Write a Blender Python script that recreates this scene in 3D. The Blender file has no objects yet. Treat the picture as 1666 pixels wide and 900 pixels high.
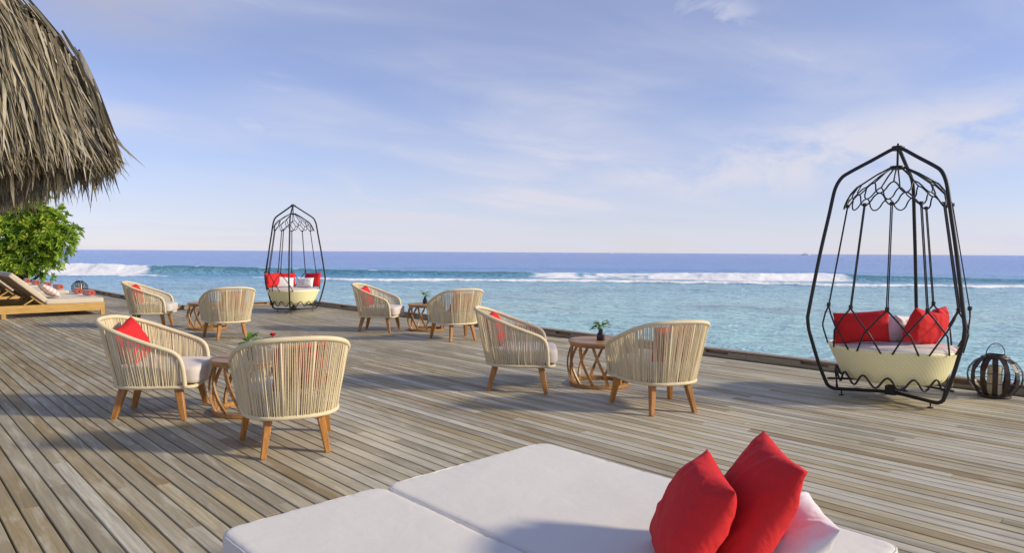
import bpy, math, random
import numpy as np
from mathutils import Vector, Matrix, noise

R_ = math.radians
scene = bpy.context.scene
col = scene.collection

# ------------------------------------------------------------------ camera
YAW = R_(43.75)
CAM_H = 1.35
cam_data = bpy.data.cameras.new('camera')
cam_data.sensor_width = 36.0
cam_data.lens = 36.0 * 1100.0 / 1666.0
cam_data.clip_start = 0.05
cam_data.clip_end = 30000
cam = bpy.data.objects.new('camera', cam_data)
col.objects.link(cam)
PITCH = math.atan(39.8 / 1100.0)
fwd = Vector((math.sin(YAW) * math.cos(PITCH), math.cos(YAW) * math.cos(PITCH), -math.sin(PITCH)))
r0 = Vector((math.cos(YAW), -math.sin(YAW), 0))
u0 = r0.cross(fwd)
ROLL = 0.0062
rt = r0 * math.cos(ROLL) + u0 * math.sin(ROLL)
up = rt.cross(fwd)
m = Matrix((rt, up, -fwd)).transposed().to_4x4()
m.translation = Vector((0, 0, CAM_H))
cam.matrix_world = m
scene.camera = cam
scene.render.resolution_x = 1024
scene.render.resolution_y = 554

# ------------------------------------------------------------------ light
SUN_AZ = R_(145.0)      # from +Y towards +X
SUN_EL = R_(24.5)
sd = bpy.data.lights.new('sun', 'SUN')
sd.energy = 2.9
sd.angle = R_(5.0)
sd.color = (1.0, 0.87, 0.64)
sun = bpy.data.objects.new('sun', sd)
col.objects.link(sun)
to_sun = Vector((math.sin(SUN_AZ) * math.cos(SUN_EL), math.cos(SUN_AZ) * math.cos(SUN_EL), math.sin(SUN_EL)))
sun.rotation_euler = to_sun.to_track_quat('Z', 'Y').to_euler()
sun.location = to_sun * 60

world = bpy.data.worlds.new('World')
scene.world = world
world.use_nodes = True
wn = world.node_tree
wn.nodes.clear()


def N(tree, typ, **kw):
    n = tree.nodes.new(typ)
    for k, v in kw.items():
        if k in n.inputs:
            n.inputs[k].default_value = v
        else:
            setattr(n, k, v)
    return n


def L(tree, a, b):
    tree.links.new(a, b)


def math_node(tree, op, a, b=None, c=None, clamp=False):
    n = tree.nodes.new('ShaderNodeMath')
    n.operation = op
    n.use_clamp = clamp
    for i, v in enumerate((a, b, c)):
        if v is None:
            continue
        if isinstance(v, (int, float)):
            n.inputs[i].default_value = v
        else:
            tree.links.new(v, n.inputs[i])
    return n.outputs[0]


def mix_col(tree, fac, a, b, blend='MIX'):
    n = tree.nodes.new('ShaderNodeMix')
    n.data_type = 'RGBA'
    n.blend_type = blend
    n.clamp_factor = True
    for idx, v in ((0, fac), (6, a), (7, b)):
        if isinstance(v, (int, float)):
            n.inputs[idx].default_value = v
        elif isinstance(v, (tuple, list)):
            n.inputs[idx].default_value = (v[0], v[1], v[2], 1)
        else:
            tree.links.new(v, n.inputs[idx])
    return n.outputs[2]


def ramp(tree, fac, stops, interp='LINEAR'):
    n = tree.nodes.new('ShaderNodeValToRGB')
    n.color_ramp.interpolation = interp
    els = n.color_ramp.elements
    while len(els) < len(stops):
        els.new(0.5)
    for e, (p, c) in zip(els, stops):
        e.position = p
        e.color = (c, c, c, 1) if isinstance(c, (int, float)) else (c[0], c[1], c[2], 1)
    tree.links.new(fac, n.inputs[0])
    return n.outputs[0]


def build_world():
    out = N(wn, 'ShaderNodeOutputWorld')
    bg = N(wn, 'ShaderNodeBackground')
    bg.inputs['Strength'].default_value = 0.105
    sky = N(wn, 'ShaderNodeTexSky')
    sky.sky_type = 'NISHITA'
    sky.sun_disc = False
    sky.sun_elevation = SUN_EL
    sky.sun_rotation = SUN_AZ
    sky.altitude = 0
    sky.air_density = 0.95
    sky.dust_density = 0.1
    sky.ozone_density = 4.0
    # thin cloud sheet far overhead: direction projected on a level plane
    tc = N(wn, 'ShaderNodeTexCoord')
    sep = N(wn, 'ShaderNodeSeparateXYZ')
    L(wn, tc.outputs['Generated'], sep.inputs[0])
    den = math_node(wn, 'ADD', math_node(wn, 'MAXIMUM', sep.outputs[2], 0.0), 0.09)
    px = math_node(wn, 'DIVIDE', sep.outputs[0], den)
    py = math_node(wn, 'DIVIDE', sep.outputs[1], den)
    cmb = N(wn, 'ShaderNodeCombineXYZ')
    L(wn, px, cmb.inputs[0])
    L(wn, py, cmb.inputs[1])
    mp = N(wn, 'ShaderNodeMapping')
    mp.inputs['Rotation'].default_value = (0, 0, YAW + R_(12))
    mp.inputs['Location'].default_value = (1.3, 0.4, 0)
    mp.inputs['Scale'].default_value = (0.55, 1.0, 1.0)
    L(wn, cmb.outputs[0], mp.inputs[0])
    n1 = N(wn, 'ShaderNodeTexNoise', Scale=0.42, Detail=4.0, Roughness=0.5, Distortion=0.4)
    L(wn, mp.outputs[0], n1.inputs['Vector'])
    n2 = N(wn, 'ShaderNodeTexNoise', Scale=1.1, Detail=6.0, Roughness=0.55, Distortion=0.7)
    L(wn, mp.outputs[0], n2.inputs['Vector'])
    broad = ramp(wn, n1.outputs[0], [(0.40, 0.0), (0.68, 1.0)], 'EASE')
    fine = ramp(wn, n2.outputs[0], [(0.34, 0.10), (0.72, 0.9)], 'EASE')
    n3 = N(wn, 'ShaderNodeTexNoise', Scale=3.4, Detail=7.0, Roughness=0.6, Distortion=1.2)
    L(wn, mp.outputs[0], n3.inputs['Vector'])
    wisp = math_node(wn, 'MULTIPLY', ramp(wn, n3.outputs[0], [(0.5, 0.0), (0.8, 0.22)], 'EASE'), ramp(wn, n2.outputs[0], [(0.45, 0.0), (0.62, 1.0)], 'EASE'))
    mask = math_node(wn, 'ADD', math_node(wn, 'MULTIPLY', broad, fine), wisp)
    # more vapour low over the sea; unseen overhead cover added for neutral fill light
    low = ramp(wn, sep.outputs[2], [(0.0, 0.95), (0.06, 0.84), (0.14, 0.58), (0.24, 0.36), (0.45, 0.30), (1.0, 0.45)], 'EASE')
    tot = math_node(wn, 'MULTIPLY_ADD', mask, 0.75, math_node(wn, 'MULTIPLY', low, math_node(wn, 'MULTIPLY_ADD', n1.outputs[0], 0.9, 0.25)), clamp=True)
    # a few soft cloud banks at fixed places in the sky (azimuth from +Y, elevation)
    az = math_node(wn, 'ARCTAN2', sep.outputs[0], sep.outputs[1])
    el = math_node(wn, 'ARCSINE', sep.outputs[2])

    def bank(a0, e0, sa, se, tilt, amount, nz, lo, hi):
        da = math_node(wn, 'SUBTRACT', az, R_(a0))
        de = math_node(wn, 'SUBTRACT', el, R_(e0))
        ct, s_t = math.cos(R_(tilt)), math.sin(R_(tilt))
        u_ = math_node(wn, 'ADD', math_node(wn, 'MULTIPLY', da, ct), math_node(wn, 'MULTIPLY', de, s_t))
        v_ = math_node(wn, 'SUBTRACT', math_node(wn, 'MULTIPLY', de, ct), math_node(wn, 'MULTIPLY', da, s_t))
        g = math_node(wn, 'ADD', math_node(wn, 'POWER', math_node(wn, 'ABSOLUTE', math_node(wn, 'DIVIDE', u_, R_(sa))), 2.0),
                      math_node(wn, 'POWER', math_node(wn, 'ABSOLUTE', math_node(wn, 'DIVIDE', v_, R_(se))), 2.0))
        g = math_node(wn, 'EXPONENT', math_node(wn, 'MULTIPLY', g, -1.0))
        k = math_node(wn, 'MULTIPLY', g, ramp(wn, nz, [(lo, 0.0), (hi, 1.0)], 'EASE'))
        return math_node(wn, 'MULTIPLY', k, amount)
    dn = N(wn, 'ShaderNodeTexNoise', Scale=9.0, Detail=6.0, Roughness=0.58, Distortion=0.6)
    dm = N(wn, 'ShaderNodeMapping')
    dm.inputs['Scale'].default_value = (1.0, 1.0, 2.2)
    L(wn, tc.outputs['Generated'], dm.inputs[0])
    L(wn, dm.outputs[0], dn.inputs['Vector'])
    banks = [bank(71, 7.8, 24, 3.2, 6, 0.9, dn.outputs[0], 0.20, 0.62), bank(34, 5.0, 26, 2.6, 2, 0.5, dn.outputs[0], 0.25, 0.65),
             bank(60.0, 18.6, 4.5, 1.8, -18, 0.6, dn.outputs[0], 0.40, 0.68), bank(63.5, 15.6, 2.2, 1.6, -45, 0.85, dn.outputs[0], 0.38, 0.66),
             bank(23, 9.5, 7, 1.2, 2, 0.5, dn.outputs[0], 0.35, 0.65), bank(88, 9.5, 9, 2.4, 10, 0.6, dn.outputs[0], 0.3, 0.62)]
    for bk in banks:
        tot = math_node(wn, 'MAXIMUM', tot, math_node(wn, 'ADD', math_node(wn, 'MULTIPLY', tot, 0.45), bk), clamp=True)
    puff = bank(13.5, 17.5, 6.0, 2.6, 0, 0.8, dn.outputs[0], 0.25, 0.55)
    skyc = mix_col(wn, 1.0, sky.outputs[0], (0.88, 0.80, 0.98), 'MULTIPLY')
    c = mix_col(wn, tot, skyc, (4.45, 4.5, 5.2))
    c = mix_col(wn, puff, c, (2.9, 3.0, 3.9))
    L(wn, c, bg.inputs['Color'])
    L(wn, bg.outputs[0], out.inputs[0])


build_world()

scene.view_settings.view_transform = 'Standard'
scene.view_settings.look = 'None'
scene.view_settings.gamma = 1
scene.view_settings.exposure = 0.6
scene.view_settings.use_curve_mapping = False
scene.render.engine = 'CYCLES'

# ------------------------------------------------------------------ helpers


def material(name):
    mt = bpy.data.materials.new(name)
    mt.use_nodes = True
    t = mt.node_tree
    bsdf = t.nodes['Principled BSDF']
    return mt, t, bsdf


def noise_tex(t, vec, scale, detail=4.0, rough=0.55, dist=0.0):
    n = N(t, 'ShaderNodeTexNoise', Scale=scale, Detail=detail, Roughness=rough, Distortion=dist)
    if vec is not None:
        L(t, vec, n.inputs['Vector'])
    return n


def bump(t, height, strength, dist, bsdf, normal=None):
    b = N(t, 'ShaderNodeBump')
    b.inputs['Strength'].default_value = strength
    b.inputs['Distance'].default_value = dist
    L(t, height, b.inputs['Height'])
    if normal is not None:
        L(t, normal, b.inputs['Normal'])
    if bsdf is not None:
        L(t, b.outputs[0], bsdf.inputs['Normal'])
    return b.outputs[0]


def fabric(name, c, var=0.10, scale=900.0, rough=0.85, sheen=0.2, wr=0.3):
    mt, t, b = material(name)
    tc = N(t, 'ShaderNodeTexCoord')
    n = noise_tex(t, tc.outputs['Object'], 7.0, 3)
    n2 = noise_tex(t, tc.outputs['Object'], scale, 2)
    lo = tuple(x * (1 - var) for x in c)
    hi = tuple(min(1, x * (1 + var)) for x in c)
    colr = mix_col(t, n.outputs[0], lo, hi)
    L(t, colr, b.inputs['Base Color'])
    b.inputs['Roughness'].default_value = rough
    b.inputs['Sheen Weight'].default_value = sheen
    b.inputs['Specular IOR Level'].default_value = 0.25
    n3 = noise_tex(t, tc.outputs['Object'], 11.0, 3, 0.5, 0.6)
    nb = bump(t, n3.outputs[0], wr, 0.02, None)
    bump(t, n2.outputs[0], 0.25, 0.0015, b, nb)
    return mt


def wood(name, dark, light, grain=(3, 40, 40), rough=0.45, coord='Object'):
    mt, t, b = material(name)
    tc = N(t, 'ShaderNodeTexCoord')
    mp = N(t, 'ShaderNodeMapping')
    mp.inputs['Scale'].default_value = grain
    L(t, tc.outputs[coord], mp.inputs[0])
    oi = N(t, 'ShaderNodeObjectInfo')
    off = N(t, 'ShaderNodeCombineXYZ')
    L(t, math_node(t, 'MULTIPLY', oi.outputs['Random'], 37.0), off.inputs[0])
    L(t, math_node(t, 'MULTIPLY', oi.outputs['Random'], 11.0), off.inputs[1])
    L(t, off.outputs[0], mp.inputs['Location'])
    n = noise_tex(t, mp.outputs[0], 1.6, 5, 0.6, 0.7)
    f = ramp(t, n.outputs[0], [(0.3, 0.0), (0.72, 1.0)])
    c = mix_col(t, f, dark, light)
    val = math_node(t, 'MULTIPLY_ADD', oi.outputs['Random'], 0.3, 0.85)
    hs = N(t, 'ShaderNodeHueSaturation')
    L(t, val, hs.inputs['Value'])
    L(t, c, hs.inputs['Color'])
    L(t, hs.outputs[0], b.inputs['Base Color'])
    b.inputs['Roughness'].default_value = rough
    bump(t, n.outputs[0], 0.25, 0.003, b)
    return mt


def metal(name, c, rough=0.45, metallic=0.3):
    mt, t, b = material(name)
    tc = N(t, 'ShaderNodeTexCoord')
    n = noise_tex(t, tc.outputs['Object'], 30, 4)
    L(t, mix_col(t, n.outputs[0], tuple(x * 0.7 for x in c), tuple(x * 1.4 for x in c)), b.inputs['Base Color'])
    b.inputs['Metallic'].default_value = metallic
    L(t, ramp(t, n.outputs[0], [(0.2, rough - 0.1), (0.8, rough + 0.15)]), b.inputs['Roughness'])
    return mt


class MB:
    def __init__(self):
        self.v = []
        self.f = []
        self.a = []          # one float per face

    def add(self, vs, fs, tone=0.5):
        o = len(self.v)
        self.v.extend([tuple(p) for p in vs])
        for f in fs:
            self.f.append([i + o for i in f])
            self.a.append(tone)

    def box(self, c, s, rot=None, tone=0.5):
        x, y, z = s[0] / 2, s[1] / 2, s[2] / 2
        vs = [Vector((a, b, d)) for a in (-x, x) for b in (-y, y) for d in (-z, z)]
        if rot is not None:
            vs = [rot @ p for p in vs]
        c = Vector(c)
        self.add([p + c for p in vs], [(0, 1, 3, 2), (4, 6, 7, 5), (0, 4, 5, 1), (2, 3, 7, 6), (0, 2, 6, 4), (1, 5, 7, 3)], tone)

    def bar(self, a, b, s0, s1, side=(0, 1, 0), tone=0.5):
        """tapered square bar from a (size s0=(w,d)) to b (size s1)"""
        a, b = Vector(a), Vector(b)
        d = (b - a).normalized()
        s = Vector(side)
        s = (s - d * s.dot(d)).normalized()
        t = d.cross(s)
        vs = []
        for p, (w, h) in ((a, s0), (b, s1)):
            ch = 0.22
            for (i, j) in ((-1, -1 + ch), (-1 + ch, -1), (1 - ch, -1), (1, -1 + ch), (1, 1 - ch), (1 - ch, 1), (-1 + ch, 1), (-1, 1 - ch)):
                vs.append(p + s * (i * w / 2) + t * (j * h / 2))
        fs = [tuple(reversed(range(8))), tuple(range(8, 16))]
        for i in range(8):
            j = (i + 1) % 8
            fs.append((i, j, j + 8, i + 8))
        self.add(vs, fs, tone)

    def tube(self, pts, r, n=8, closed=False, tone=0.5, caps=True):
        pts = [Vector(p) for p in pts]
        m_ = len(pts)
        rr = r if hasattr(r, '__len__') else [r] * m_
        tang = []
        for i in range(m_):
            if closed:
                d = pts[(i + 1) % m_] - pts[i - 1]
            else:
                d = pts[min(i + 1, m_ - 1)] - pts[max(i - 1, 0)]
            tang.append(d.normalized())
        ref = Vector((0, 0, 1)) if abs(tang[0].z) < 0.9 else Vector((1, 0, 0))
        u = (ref - tang[0] * ref.dot(tang[0])).normalized()
        vs = []
        for i in range(m_):
            u = (u - tang[i] * u.dot(tang[i])).normalized()
            w = tang[i].cross(u)
            for k in range(n):
                a = 2 * math.pi * k / n
                vs.append(pts[i] + (u * math.cos(a) + w * math.sin(a)) * rr[i])
        fs = []
        for i in range(m_ if closed else m_ - 1):
            i2 = (i + 1) % m_
            for k in range(n):
                k2 = (k + 1) % n
                fs.append((i * n + k, i * n + k2, i2 * n + k2, i2 * n + k))
        if not closed and caps:
            fs.append(tuple(reversed(range(n))))
            fs.append(tuple((m_ - 1) * n + k for k in range(n)))
        self.add(vs, fs, tone)

    def lathe(self, prof, n=48, tone=0.5, cap0=False, cap1=False, c=(0, 0)):
        vs = []
        for (r, z) in prof:
            for k in range(n):
                a = 2 * math.pi * k / n
                vs.append((c[0] + r * math.cos(a), c[1] + r * math.sin(a), z))
        fs = []
        for i in range(len(prof) - 1):
            for k in range(n):
                k2 = (k + 1) % n
                fs.append((i * n + k, i * n + k2, (i + 1) * n + k2, (i + 1) * n + k))
        if cap0:
            fs.append(tuple(reversed(range(n))))
        if cap1:
            fs.append(tuple((len(prof) - 1) * n + k for k in range(n)))
        self.add(vs, fs, tone)

    def mesh(self, name, mat, smooth=False, attr=False):
        me = bpy.data.meshes.new(name)
        me.from_pydata(self.v, [], self.f)
        if attr:
            at = me.attributes.new('tone', 'FLOAT', 'FACE')
            at.data.foreach_set('value', self.a)
        if smooth:
            me.polygons.foreach_set('use_smooth', [True] * len(me.polygons))
        me.materials.append(mat)
        me.update()
        return me

    def build(self, name, mat, parent=None, smooth=False, attr=False, auto=None):
        me = self.mesh(name, mat, smooth, attr)
        if auto:
            me.set_sharp_from_angle(angle=R_(auto))
        return link(name, me, parent)


def link(name, me, parent=None):
    o = bpy.data.objects.new(name, me)
    col.objects.link(o)
    if parent is not None:
        o.parent = parent
    return o


def empty(name, loc=(0, 0, 0), rz=0.0):
    o = bpy.data.objects.new(name, None)
    o.empty_display_size = 0.2
    col.objects.link(o)
    o.location = loc
    o.rotation_euler = (0, 0, rz)
    return o


def tag(o, label=None, cat=None, group=None, kind=None):
    if label:
        o['label'] = label
    if cat:
        o['category'] = cat
    if group:
        o['group'] = group
    if kind:
        o['kind'] = kind
    return o


def copy_tree(o, parent=None):
    c = o.copy()
    col.objects.link(c)
    c.parent = parent
    for ch in [x for x in bpy.data.objects if x.parent == o]:
        copy_tree(ch, c)
    return c


def catmull(pts, per=8, closed=False):
    pts = [Vector(p) for p in pts]
    n = len(pts)
    out = []
    for i in range(n if closed else n - 1):
        if closed:
            p0, p1, p2, p3 = pts[i - 1], pts[i], pts[(i + 1) % n], pts[(i + 2) % n]
        else:
            p0, p1, p2, p3 = pts[max(i - 1, 0)], pts[i], pts[i + 1], pts[min(i + 2, n - 1)]
        for k in range(per):
            t = k / per
            out.append(0.5 * ((2 * p1) + (p2 - p0) * t + (2 * p0 - 5 * p1 + 4 * p2 - p3) * t * t + (3 * p1 - p0 - 3 * p2 + p3) * t ** 3))
    if not closed:
        out.append(pts[-1])
    return out


def resample(pts, n, closed=False):
    P = [Vector(p) for p in pts]
    if closed:
        P = P + [P[0]]
    d = [0.0]
    for a, b in zip(P, P[1:]):
        d.append(d[-1] + (b - a).length)
    out = []
    j = 0
    cnt = n if closed else n
    for i in range(cnt):
        s = d[-1] * i / (n if closed else n - 1)
        while j < len(d) - 2 and d[j + 1] < s:
            j += 1
        t = (s - d[j]) / max(1e-9, d[j + 1] - d[j])
        out.append(P[j].lerp(P[j + 1], t))
    return out


def rbox(size, r, n=8, puff=0.0, seed=0, wob=0.0, rc=None):
    """soft rounded box centred at origin; rc = plan corner radius"""
    hx, hy, hz = size[0] / 2, size[1] / 2, size[2] / 2
    rc = rc or r

    def axis(h, rad):
        e = [0, 0.12, 0.3, 0.55, 0.8, 1.0]
        a = [-h + rad * x for x in e]
        k = max(2, n)
        mid = [(-h + rad) + (2 * (h - rad)) * i / k for i in range(1, k)]
        return a + mid + [-x for x in reversed(a)]
    ax, ay = axis(hx, rc), axis(hy, rc)
    az = [-hz + r * x for x in (0, 0.3, 0.65, 1.0)] + [hz - r * x for x in (1.0, 0.65, 0.3, 0)]
    idx = {}
    vs = []
    fs = []
    rnd = random.Random(seed)
    off = Vector((rnd.uniform(-9, 9), rnd.uniform(-9, 9), rnd.uniform(-9, 9)))

    def vert(i, j, k):
        key = (i, j, k)
        if key in idx:
            return idx[key]
        p = Vector((ax[i], ay[j], az[k]))
        # plan rounding
        q = Vector((max(-hx + rc, min(hx - rc, p.x)), max(-hy + rc, min(hy - rc, p.y)), 0))
        d = Vector((p.x - q.x, p.y - q.y, 0))
        edge = max(abs(d.x), abs(d.y)) / rc
        if d.length > 1e-9:
            d = d.normalized() * rc * edge
        zz = max(-hz + r, min(hz - r, p.z))
        dz = (p.z - zz) / r
        inset = 0.0
        if abs(dz) > 0 and edge > 0:
            # quarter round between side and top
            e2 = max(0.0, (edge - (1 - r / rc)) / (r / rc)) if rc > r else edge
            L_ = math.hypot(e2, dz)
            mx = max(e2, abs(dz))
            if L_ > 0:
                s = mx / L_
                ne2 = e2 * s
                dz2 = dz * s
                if rc > r:
                    d = d * (((1 - r / rc) + ne2 * r / rc) / edge) if edge > (1 - r / rc) else d
                else:
                    d = d * (ne2 / edge)
                dz = dz2
        w = Vector((q.x + d.x, q.y + d.y, zz + dz * r))
        # puff
        fx = 1 - (w.x / hx) ** 2
        fy = 1 - (w.y / hy) ** 2
        sgn = 1 if p.z > 0 else -1
        if k >= len(az) - 4 or k < 4:
            w.z += sgn * puff * max(0, fx) ** 0.5 * max(0, fy) ** 0.5 * (abs(w.z) / hz)
        if wob:
            nv = noise.noise_vector((w * 5.0) + off)
            w += nv * wob
        idx[key] = len(vs)
        vs.append(w)
        return idx[key]
    nx, ny, nz = len(ax), len(ay), len(az)
    for i in range(nx - 1):
        for j in range(ny - 1):
            fs.append((vert(i, j, nz - 1), vert(i + 1, j, nz - 1), vert(i + 1, j + 1, nz - 1), vert(i, j + 1, nz - 1)))
            fs.append((vert(i, j, 0), vert(i, j + 1, 0), vert(i + 1, j + 1, 0), vert(i + 1, j, 0)))
    for k in range(nz - 1):
        for i in range(nx - 1):
            fs.append((vert(i, 0, k), vert(i + 1, 0, k), vert(i + 1, 0, k + 1), vert(i, 0, k + 1)))
            fs.append((vert(i, ny - 1, k), vert(i, ny - 1, k + 1), vert(i + 1, ny - 1, k + 1), vert(i + 1, ny - 1, k)))
        for j in range(ny - 1):
            fs.append((vert(0, j, k), vert(0, j, k + 1), vert(0, j + 1, k + 1), vert(0, j + 1, k)))
            fs.append((vert(nx - 1, j, k), vert(nx - 1, j + 1, k), vert(nx - 1, j + 1, k + 1), vert(nx - 1, j, k + 1)))
    return vs, fs


def pillow_mb(w, h, t, seed=0, n=30, wr=1.0, ex=0.52, pin=0.085):
    rnd = random.Random(seed)
    off = Vector((rnd.uniform(-50, 50), rnd.uniform(-50, 50), rnd.uniform(-50, 50)))
    mb = MB()
    idx = {}
    vs, fs = [], []
    us = [math.copysign(abs(x) ** 0.8, x) for x in [-1 + 2 * i / n for i in range(n + 1)]]

    def vert(i, j, s):
        b = i in (0, n) or j in (0, n)
        key = (i, j, 0 if b else s)
        if key in idx:
            return idx[key]
        u, v = us[i], us[j]
        x = w / 2 * u * (1 - pin * (1 - v * v) * u * u)
        y = h / 2 * v * (1 - pin * (1 - u * u) * v * v)
        soft = 1 - 0.025 * (u * v) ** 6
        x *= soft
        y *= soft
        th = ((1 - abs(u) ** 2.2) * (1 - abs(v) ** 2.2))
        z = s * t / 2 * max(0, th) ** ex
        p = Vector((x, y, z))
        # pleats running in from the corners and edges
        ang = math.atan2(v, u)
        edge = max(abs(u), abs(v))
        cor = abs(u * v)
        pl = noise.noise(off + Vector((math.cos(ang) * 5, math.sin(ang) * 5, edge * 1.2 + s))) * 0.020 * wr * (edge ** 2) * (0.35 + cor)
        lo = noise.noise(off + Vector((x * 5, y * 5, s * 3))) * 0.016 * wr
        fn = (1 - abs(noise.noise(off + Vector((x * 9 + y * 3, y * 8 - x * 4, s * 5))))) ** 6 * 0.007 * wr
        if not b:
            p.z += s * (pl + lo + fn) * min(1, (1 - edge) * 6)
        else:
            p.z += noise.noise(off + Vector((x * 6, y * 6, 9))) * 0.014 * wr
            p.x += noise.noise(off + Vector((x * 11, y * 11, 3))) * 0.006 * wr
            p.y += noise.noise(off + Vector((x * 11, y * 11, 5))) * 0.006 * wr
        idx[key] = len(vs)
        vs.append(p)
        return idx[key]
    for i in range(n):
        for j in range(n):
            fs.append((vert(i, j, 1), vert(i + 1, j, 1), vert(i + 1, j + 1, 1), vert(i, j + 1, 1)))
            fs.append((vert(i, j, -1), vert(i, j + 1, -1), vert(i + 1, j + 1, -1), vert(i + 1, j, -1)))
    mb.add(vs, fs)
    return mb


def pose(o, loc, az, lean, spin=0.0):
    """stand a pillow: its face looks towards azimuth az (math angle), leaning back by lean"""
    nh = Vector((math.cos(az), math.sin(az), 0))
    z = Vector((0, 0, 1))
    upv = (z * math.cos(lean) - nh * math.sin(lean)).normalized()
    nn = (nh * math.cos(lean) + z * math.sin(lean)).normalized()
    wv = upv.cross(nn)
    if spin:
        rot = Matrix.Rotation(spin, 3, nn)
        upv = rot @ upv
        wv = rot @ wv
    mm = Matrix((wv, upv, nn)).transposed().to_4x4()
    mm.translation = Vector(loc)
    o.matrix_world = mm
    return o


# ------------------------------------------------------------------ materials
def deck_material():
    mt, t, b = material('weathered_deck')
    geo = N(t, 'ShaderNodeNewGeometry')
    at = N(t, 'ShaderNodeAttribute', attribute_name='tone')
    tone = at.outputs['Fac']
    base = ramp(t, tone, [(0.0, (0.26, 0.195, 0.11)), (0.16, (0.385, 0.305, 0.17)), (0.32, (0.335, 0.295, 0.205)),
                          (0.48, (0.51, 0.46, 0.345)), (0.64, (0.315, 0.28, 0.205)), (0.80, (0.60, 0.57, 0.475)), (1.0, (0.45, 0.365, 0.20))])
    off = N(t, 'ShaderNodeCombineXYZ')
    L(t, math_node(t, 'MULTIPLY', tone, 61.0), off.inputs[0])
    L(t, math_node(t, 'MULTIPLY', tone, 173.0), off.inputs[1])
    pos = N(t, 'ShaderNodeVectorMath', operation='ADD')
    L(t, geo.outputs['Position'], pos.inputs[0])
    L(t, off.outputs[0], pos.inputs[1])
    m1 = N(t, 'ShaderNodeMapping')
    m1.inputs['Scale'].default_value = (70, 2.2, 70)
    L(t, pos.outputs[0], m1.inputs[0])
    grain = noise_tex(t, m1.outputs[0], 1.0, 6, 0.65, 0.6)
    m2 = N(t, 'ShaderNodeMapping')
    m2.inputs['Scale'].default_value = (14, 1.6, 14)
    L(t, pos.outputs[0], m2.inputs[0])
    streak = noise_tex(t, m2.outputs[0], 1.0, 5, 0.6, 0.8)
    big = noise_tex(t, geo.outputs['Position'], 1.3, 4, 0.6, 0.4)
    # grain darkens, silvering lightens
    c = mix_col(t, ramp(t, grain.outputs[0], [(0.30, 0.55), (0.62, 0.0)]), base, (0.155, 0.115, 0.075))
    c = mix_col(t, ramp(t, streak.outputs[0], [(0.50, 0.0), (0.78, 0.75)]), c, (0.63, 0.60, 0.50))
    c = mix_col(t, ramp(t, streak.outputs[0], [(0.22, 0.6), (0.42, 0.0)]), c, (0.225, 0.185, 0.115))
    c = mix_col(t, ramp(t, big.outputs[0], [(0.52, 0.0), (0.8, 0.5)]), c, (0.235, 0.215, 0.150))
    wear = noise_tex(t, geo.outputs['Position'], 0.55, 3, 0.6, 0.3)
    c = mix_col(t, ramp(t, wear.outputs[0], [(0.50, 0.0), (0.74, 0.35)]), c, (0.61, 0.575, 0.475))
    c = mix_col(t, 1.0, c, (1.05, 1.04, 1.0), 'MULTIPLY')
    L(t, c, b.inputs['Base Color'])
    L(t, ramp(t, grain.outputs[0], [(0.2, 0.48), (0.8, 0.72)]), b.inputs['Roughness'])
    b.inputs['Specular IOR Level'].default_value = 0.3
    h = math_node(t, 'ADD', grain.outputs[0], math_node(t, 'MULTIPLY', streak.outputs[0], 0.6))
    bump(t, h, 0.45, 0.004, b)
    return mt


M = {}
M['deck'] = deck_material()
M['kerb'] = wood('edge_timber', (0.24, 0.17, 0.115), (0.40, 0.30, 0.21), grain=(40, 2.0, 40), rough=0.6)
M['joist'] = wood('joist_timber', (0.05, 0.035, 0.02), (0.10, 0.07, 0.045), grain=(2, 40, 40), rough=0.8)
M['teak'] = wood('teak_leg', (0.29, 0.11, 0.020), (0.52, 0.245, 0.06), grain=(30, 30, 3), rough=0.42)
M['table'] = wood('table_teak', (0.27, 0.12, 0.028), (0.46, 0.235, 0.07), grain=(18, 18, 3), rough=0.42)
M['table_top'] = wood('table_top_teak', (0.33, 0.175, 0.07), (0.50, 0.295, 0.135), grain=(40, 3, 40), rough=0.45)
M['bed_wood'] = wood('bed_teak', (0.36, 0.20, 0.055), (0.60, 0.38, 0.12), grain=(3, 40, 40), rough=0.5)
M['bed_dark'] = wood('bed_back_slats', (0.20, 0.11, 0.035), (0.36, 0.22, 0.075), grain=(3, 40, 40), rough=0.6)
M['cushion'] = fabric('seat_fabric', (0.60, 0.54, 0.50), 0.05, 700, wr=0.25)
M['mattress'] = fabric('mattress_fabric', (0.69, 0.652, 0.602), 0.02, 500, wr=0.13)
M['bed_mattress'] = fabric('bed_mattress_fabric', (0.58, 0.50, 0.40), 0.05, 500, wr=0.3)
M['red'] = fabric('red_fabric', (0.60, 0.022, 0.026), 0.10, 900, sheen=0.0, wr=0.5)
M['white'] = fabric('white_fabric', (0.74, 0.70, 0.72), 0.03, 900, wr=0.4)
M['black'] = metal('dark_powder_coat', (0.026, 0.024, 0.026), 0.42, 0.35)
M['bronze'] = metal('bronze_iron', (0.040, 0.026, 0.021), 0.42, 0.4)
M['steel'] = metal('grey_steel', (0.3, 0.3, 0.3), 0.4, 0.8)


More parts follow.
